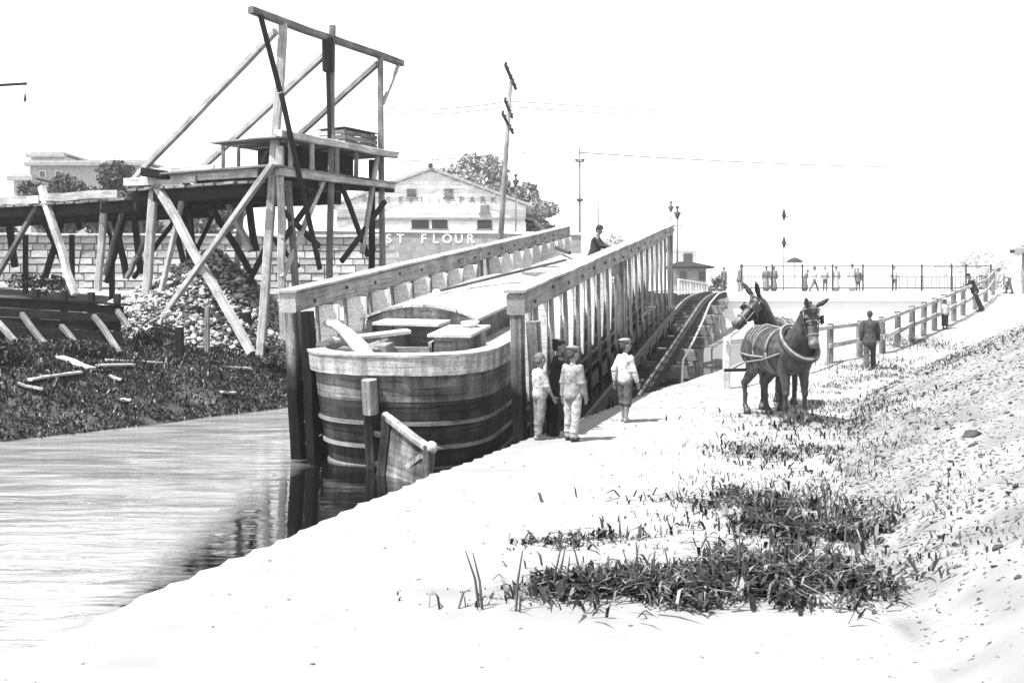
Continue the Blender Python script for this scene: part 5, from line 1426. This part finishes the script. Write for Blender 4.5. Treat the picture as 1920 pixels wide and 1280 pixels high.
    MB().tube(crest, [0.035*S]*7, n=6).build('mane', M['leather'], t, True)
    for s in (-1, 1):
        MB().sphere(hp_(0.17, s*0.122, 0.015), 0.022*S, 8, 6).build('eye', M['leather'], body, True)
        bl = hp_(0.19, s*0.155, 0.0); MB().prism([bl+(hd*-0.07+upv*-0.07)*S, bl+(hd*0.07+upv*-0.07)*S, bl+(hd*0.08+upv*0.07)*S, bl+(hd*-0.05+upv*0.08)*S], sdv*0.012*S*s).build('blinker', M['leather'], t)
    # harness
    def strap(name, pts, r, mat, closed=False):
        pts = [Vector(p) for p in pts]
        if closed: pts = pts+[pts[0]]
        return MB().tube(pts, r*S, n=6).build(name, M[mat], t, True)
    def hoop(name, c, r1, r2, n1, n2, rr_, mat, n=20):
        return strap(name, [c + n1*r1*math.cos(2*math.pi*i/n) + n2*r2*math.sin(2*math.pi*i/n) for i in range(n)], rr_, mat, True)
    for a_, r_ in ((0.44, 0.083), (0.24, 0.118), (0.05, 0.140)):
        hoop('bridle_strap', hp_(a_, 0, -0.045 if a_ < 0.4 else -0.03), r_*S*1.0, (r_+0.045 if a_ < 0.4 else r_+0.02)*S, sdv, upv, 0.010, 'strap')
    for s in (-1, 1):
        strap('cheek_strap', [hp_(0.02, s*0.125, 0.03), hp_(0.24, s*0.118, -0.03), hp_(0.46, s*0.085, -0.06)], 0.010, 'strap')
    # collar with hames
    cdir = (nk(0, 0.74, 1.46)-v(0, 0.45, 1.12)).normalized(); cn = Vector((1, 0, 0)); cm = cdir.cross(cn).normalized()
    cc_ = v(0, 0.56, 1.22)
    hoop('collar', cc_, 0.265*S, 0.36*S, cn, cm, 0.055, 'leather', 24)
    hoop('hames', cc_+cdir*0.05*S, 0.285*S, 0.40*S, cn, cm, 0.022, 'strap', 24)
    # back pad, girth, breeching, traces
    def girth(y, zc, rx_, rz_, name, r, mat): return hoop(name, v(0, y, zc), rx_*S, rz_*S, Vector((1, 0, 0)), Vector((0, 0, 1)), r, mat, 24)
    girth(0.16, 1.08, 0.355, 0.385, 'girth', 0.018, 'strap')
    girth(-0.22, 1.09, 0.360, 0.370, 'belly_band', 0.013, 'strap')
    for y in (-0.36, -0.46, -0.56, -0.66):
        strap('hip_strap', [v(-0.30, y, 0.98), v(-0.255, y, 1.30), v(-0.10, y, 1.475), v(0.10, y, 1.475), v(0.255, y, 1.30), v(0.30, y, 0.98)], 0.010, 'strap')
    strap('breeching', [v(-0.36, 0.1, 1.0), v(-0.35, -0.4, 1.0), v(-0.30, -0.75, 1.02), v(0, -0.92, 1.04), v(0.30, -0.75, 1.02), v(0.35, -0.4, 1.0), v(0.36, 0.1, 1.0)], 0.018, 'strap')
    strap('back_strap', [v(0, 0.4, 1.475), v(0, 0.1, 1.45), v(0, -0.4, 1.50), v(0, -0.8, 1.43)], 0.016, 'strap')
    for s in (-1, 1):
        strap('trace', [v(s*0.31, 0.5, 1.08), v(s*0.375, 0.1, 0.96), v(s*0.36, -0.5, 0.88), v(s*0.22, -1.15, 0.72)], 0.014, 'strap')
    sb_ = beam('swingle_bar', v(-0.35, -1.18, 0.70), v(0.35, -1.18, 0.70), 0.06, 0.06, M['dark'], t)
    return t
mule('near mule of the team, quartering forward with its head facing the viewer', G(1462, 785), 163, 1.14, 4, 8, 72, (0.03, -0.05, 0.06, -0.10), 1.2)
mule('far mule of the team, with its raised head turned left', G(1458, 763), 205, 1.20, 18, 24, 40, (0.05, -0.03, 0.05, -0.05), 0.6)
bpy.data.scenes.remove(TMP)
# ------------------------------------------------------------------ weeds, grass, clods
def blades(pts, hts, wid, tones, spread=0.5, lift=0.0):
    n = len(pts); pts = np.asarray(pts); h = np.asarray(hts)[:, None]
    an = rng.uniform(0, 6.283, n); d = np.stack([np.cos(an), np.sin(an), np.zeros(n)], -1); s = np.stack([-np.sin(an), np.cos(an), np.zeros(n)], -1)
    lean = (rng.uniform(0.1, 1.0, n)*spread)[:, None]; w = (np.asarray(wid))[:, None]
    up = np.array([0, 0, 1.0])
    b0 = pts-s*w*0.5; b1 = pts+s*w*0.5
    m = pts + up*h*0.6 + d*h*lean*0.35; m0 = m-s*w*0.55; m1 = m+s*w*0.55
    t = pts + up*h*(1.0-0.3*lean) + d*h*lean; t0 = t-s*w*0.06; t1 = t+s*w*0.06
    V = np.stack([b0, b1, m1, m0, t1, t0], 1).reshape(-1, 3)
    i = np.arange(n)[:, None]*6
    Fq = np.concatenate([i+np.array([[0, 1, 2, 3]]), i+np.array([[3, 2, 4, 5]])])
    T = np.repeat(np.asarray(tones), 6)
    return V, Fq, T
def ground_pts(X, Y):
    return np.stack([X, Y, terrain(X, Y)-0.01], -1)
# weed beds: each a clump of blades and broad leaves
def weed_clump(label, px, py, rx_, ry_, nb, hmax, seed, stalks=4, broad=1.1, cat='weeds'):
    nb = int(nb*0.75)
    g = G(px, py)
    t = thing('weed_clump', label, cat, g, 'weeds beside the towpath')
    X = g.x + rng.standard_t(3, nb)*rx_/2.6; Y = g.y + rng.standard_t(3, nb)*ry_/2.6
    in_ = (Y > 7.75) & (np.abs(X-g.x) < rx_*2.2) & (np.abs(Y-g.y) < ry_*2.2); X = X[in_]; Y = Y[in_]
    far_ = np.hypot((X-g.x)/rx_, (Y-g.y)/ry_)
    keep = _n2(X+seed, Y, 3.2) + 0.6*_n2(X, Y+seed, 8.0) > -0.10
    X = X[keep]; Y = Y[keep]; far_ = far_[keep]; n = len(X)
    p = ground_pts(X, Y)-np.array(g)
    V, Fq, T = blades(p, rng.uniform(0.2, 1.0, n)**1.5*hmax*np.clip(1.15-0.55*far_, 0.25, 1.1), rng.uniform(0.007, 0.020, n), np.where(rng.random(n) < 0.30, rng.uniform(2.0, 6.0, n), rng.uniform(0.1, 1.0, n)), 1.5)
    tag(np_mesh('grass_blades', V, Fq, M['weed'], t, attr=T), kind='stuff')
    if broad > 0:
        m = int(nb*broad); X = g.x + rng.normal(0, rx_/2.3, m); Y = g.y + rng.normal(0, ry_/2.3, m)
        keep = _n2(X+seed, Y, 3.2) + 0.6*_n2(X, Y+seed, 8.0) > -0.05; X = X[keep]; Y = Y[keep]; m = len(X)
        p = ground_pts(X, Y)-np.array(g); p[:, 2] += rng.uniform(0.0, 0.5, m)*hmax*0.6
        V, Fq, T = blades(p, rng.uniform(0.05, 0.16, m), rng.uniform(0.012, 0.034, m), np.where(rng.random(m) < 0.25, rng.uniform(1.5, 4.0, m), rng.uniform(0.1, 1.0, m)), 2.4)
        tag(np_mesh('broad_leaves', V, Fq, M['weed'], t, attr=T), kind='stuff')
    for k in range(stalks):
        x = g.x+random.uniform(-rx_/2, rx_/2); y = g.y+random.uniform(-ry_/2, ry_/2); z = zt(x, y); h = hmax*random.uniform(1.1, 1.6); dx = random.uniform(-.25, .25)*h
        MB().tube([(x, y, z-.02), (x+dx*0.3, y, z+h*0.5), (x+dx, y, z+h)], [0.011, 0.010, 0.004], n=5).build('stalk', M['weed_stalk'], t)
M['weed_stalk'] = mott('weed_stalk', 0.07, var=0.4, scale=8, bump=0)
weed_clump('thick weed bed at the bottom edge, lower right of centre', 1230, 1110, 1.0, 0.55, 2600, 0.24, 1, 9)
weed_clump('dense dark weeds at the foot of the bank, bottom right', 1480, 1085, 0.85, 0.8, 3200, 0.26, 2, 6)
weed_clump('tall weeds half way up beside the bank toe', 1500, 985, 1.0, 1.3, 2600, 0.28, 3, 6)
weed_clump('left end of the bottom weed bed with a few tall blades', 1080, 1110, 0.45, 0.35, 500, 0.26, 4, 4)
weed_clump('sparse weeds at the far left of the bottom edge', 925, 1140, 0.5, 0.15, 40, 0.28, 5, 3, 0.1)
weed_clump('weeds growing between path and bank above the dense bed', 1420, 950, 0.8, 1.2, 900, 0.20, 6, 3)
weed_clump('low grass patch in the path, left of and above the bottom weed bed', 1010, 1022, 0.75, 0.35, 380, 0.10, 7, 1, 0.3)
weed_clump('straggling weeds at the right edge of the dense bed', 1560, 1010, 0.6, 0.9, 900, 0.16, 15, 3)
weed_clump('thin grass tuft between the low path patch and the dense weeds', 1130, 1010, 0.6, 0.3, 260, 0.12, 8, 2, 0.3)
weed_clump('low dark grass streak crossing the path', 1255, 938, 1.2, 0.5, 300, 0.07, 9, 0, 0.3)
weed_clump('grass fringe below the mules', 1480, 855, 1.3, 2.0, 900, 0.16, 10, 2)
weed_clump('grass patch at the feet of the mules', 1540, 795, 2.0, 2.0, 800, 0.09, 11, 0)
weed_clump('grass growing along the bank toe behind the walker', 1690, 690, 3.0, 2.2, 1200, 0.16, 12, 0)
weed_clump('small grass tufts on the upper bank at right', 1840, 655, 3.0, 1.5, 500, 0.14, 13, 0)
weed_clump('weeds rooted around the middle fence posts', 1715, 645, 1.8, 2.0, 700, 0.25, 14, 0)
# scattered grass over the foot of the bank and clods all over it
n = 9000
Y = rng.uniform(7.9, 30, n); X = x_toe(Y) + rng.normal(-0.5, 0.9, n)
k = _n2(X, Y, 0.9) + 0.5*_n2(X, Y, 4.0) > 0.0; X = X[k]; Y = Y[k]
V, Fq, T = blades(ground_pts(X, Y), rng.uniform(0.03, 0.11, len(X)), rng.uniform(0.008, 0.02, len(X)), rng.uniform(0.6, 2.0, len(X)), 1.6)
tag(np_mesh('sparse_grass', V, Fq, M['weed'], attr=T), 'sparse short grass scattered along the foot of the bank', 'grass', kind='stuff')
pp = []; sz = []; tn = []
for i in range(9000):
    y = rng.uniform(7.6, 34); x = float(x_toe(y)) + rng.uniform(0.0, 6.0)
    if x/y > 0.56: continue
    s_ = rng.uniform(0.006, 0.016) if rng.random() < 0.90 else rng.uniform(0.016, 0.034)
    pp.append((x, y, zt(x, y)+s_*0.2)); sz.append(s_*(0.7+y/30)); tn.append(rng.choice([0.12, 0.35, 1.8], p=[.45, .30, .25]))
v, f, t = lumps(pp, sz, tn, 0.6)
tag(np_mesh('clods', v, f, M['rubble'], attr=t), 'clods and small stones strewn over the bare bank', 'clods', kind='stuff')
pp = []; sz = []; tn = []
for i in range(700):
    y = rng.uniform(6.0, 26); x = rng.uniform(float(x_path(y))+0.3, float(x_toe(y)))
    pp.append((x, y, zt(x, y))); sz.append(rng.uniform(0.006, 0.02)*(0.6+y/25)); tn.append(rng.choice([0.5, 1.5]))
v, f, t = lumps(pp, sz, tn, 0.6)
tag(np_mesh('pebbles', v, f, M['rubble'], attr=t), 'small pebbles lying loose on the pale towpath', 'pebbles', kind='stuff')
for px, py, r, lb in ((1818, 818, 0.10, 'large dark flat stone lying on the bank'), (1822, 836, 0.05, 'small dark stone just below the large one on the bank'), (1828, 738, 0.05, 'small dark stone higher on the bank'), (1870, 1028, 0.035, 'dark stone low on the bank at right'), (1908, 1085, 0.035, 'dark stone at the lower right edge')):
    g = G(px, py); v, f, t = lumps([(0, 0, 0)], [r], [0.22], 0.45); v[:, 0] *= 1.4
    o = np_mesh('bank_stone', v, f, M['rubble'], attr=t); o.location = (g.x, g.y, g.z+r*0.2); o.rotation_euler = (0, -0.3, 0.2); tag(o, lb, 'stone', 'stones on the bank')
# rank growth on the left bank (uncountable)
n = 75000
Y = rng.uniform(17.5, 37, n); dl = rng.uniform(0.02, 1, n)**1.2*8; X = x_bank(Y) - dl/0.8
k = (_n2(X, Y, 1.4) + 0.4*_n2(X, Y, 4) > -0.45) & (X > -0.52*Y) & (terrain(X, Y) > -0.6)
k &= ~((np.hypot(X-pk.x, Y-pk.y) < 2.6))
X = X[k]; Y = Y[k]; dl = dl[k]
hts = rng.uniform(0.04, 0.20, len(X))*np.where(dl < 1.2, 0.75, 1.0)
V, Fq, T = blades(ground_pts(X, Y), hts, rng.uniform(0.012, 0.034, len(X)), np.where(rng.random(len(X)) < 0.12, rng.uniform(2.0, 7.0, len(X)), rng.uniform(0.08, 0.55, len(X))), 1.8)
tag(np_mesh('bank_undergrowth', V, Fq, M['weed'], attr=T), 'rank dark weeds covering the left bank down to the water', 'undergrowth', kind='stuff')
# bushes round the bulkhead and hoist foot
def bush(label, px, py, w, h, count, tones):
    g = G(px, py); t = thing('bush', label, 'bush', g, 'bushes on the left bank')
    cen = [(random.uniform(-w/2, w/2)*0.7, random.uniform(-w/3, w/3), h*random.uniform(0.25, 0.65)) for _ in range(6)]; rad = [(w*0.24, w*0.24, h*0.32)]*6
    V, Fq, T = leaf_cloud(cen, rad, count, 0.055, tones)
    np_mesh('foliage', V, Fq, M['weed'], t, attr=T)
    st_ = MB()
    for k in range(6): st_.tube([(random.uniform(-.1, .1), 0, -.05), (random.uniform(-w/3, w/3), random.uniform(-.1, .1), h*0.7)], [0.015, 0.006], n=5)
    st_.build('stems', M['weed_stalk'], t)
bush('dark bush at the left edge below the bulkhead', 20, 690, 1.6, 0.8, 1500, (0.3, 1.4))
bush('bush at the right end of the plank bulkhead', 292, 648, 1.3, 0.7, 1300, (0.3, 1.6))
bush('pale leafy bush at the foot of the hoist posts', 500, 668, 1.2, 0.55, 1300, (1.2, 4.0))
bush('bush behind the plank bulkhead', 70, 560, 2.0, 0.9, 1500, (0.3, 1.2))
bush('low bush under the middle of the bulkhead', 150, 668, 1.3, 0.45, 1000, (0.4, 1.8))
bush('leafy bush left of the cradle car at the water edge', 525, 690, 0.9, 0.5, 900, (0.8, 3.0))

# ------------------------------------------------------------------ haze in the air
hz_ = MB(); hz_.box((0, 250, 9.5), (1900, 1500, 24), ch=0)
haze = hz_.build('haze', None); tag(haze, kind='stuff')
hm = bpy.data.materials.new('haze_air'); hm.use_nodes = True
hm.node_tree.nodes.clear()
ho_ = hm.node_tree.nodes.new('ShaderNodeOutputMaterial'); pv = hm.node_tree.nodes.new('ShaderNodeVolumePrincipled')
pv.inputs['Color'].default_value = grey(0.95); pv.inputs['Density'].default_value = 0.00045; pv.inputs['Anisotropy'].default_value = 0.2
hm.node_tree.links.new(pv.outputs[0], ho_.inputs['Volume'])
haze.data.materials.append(hm)
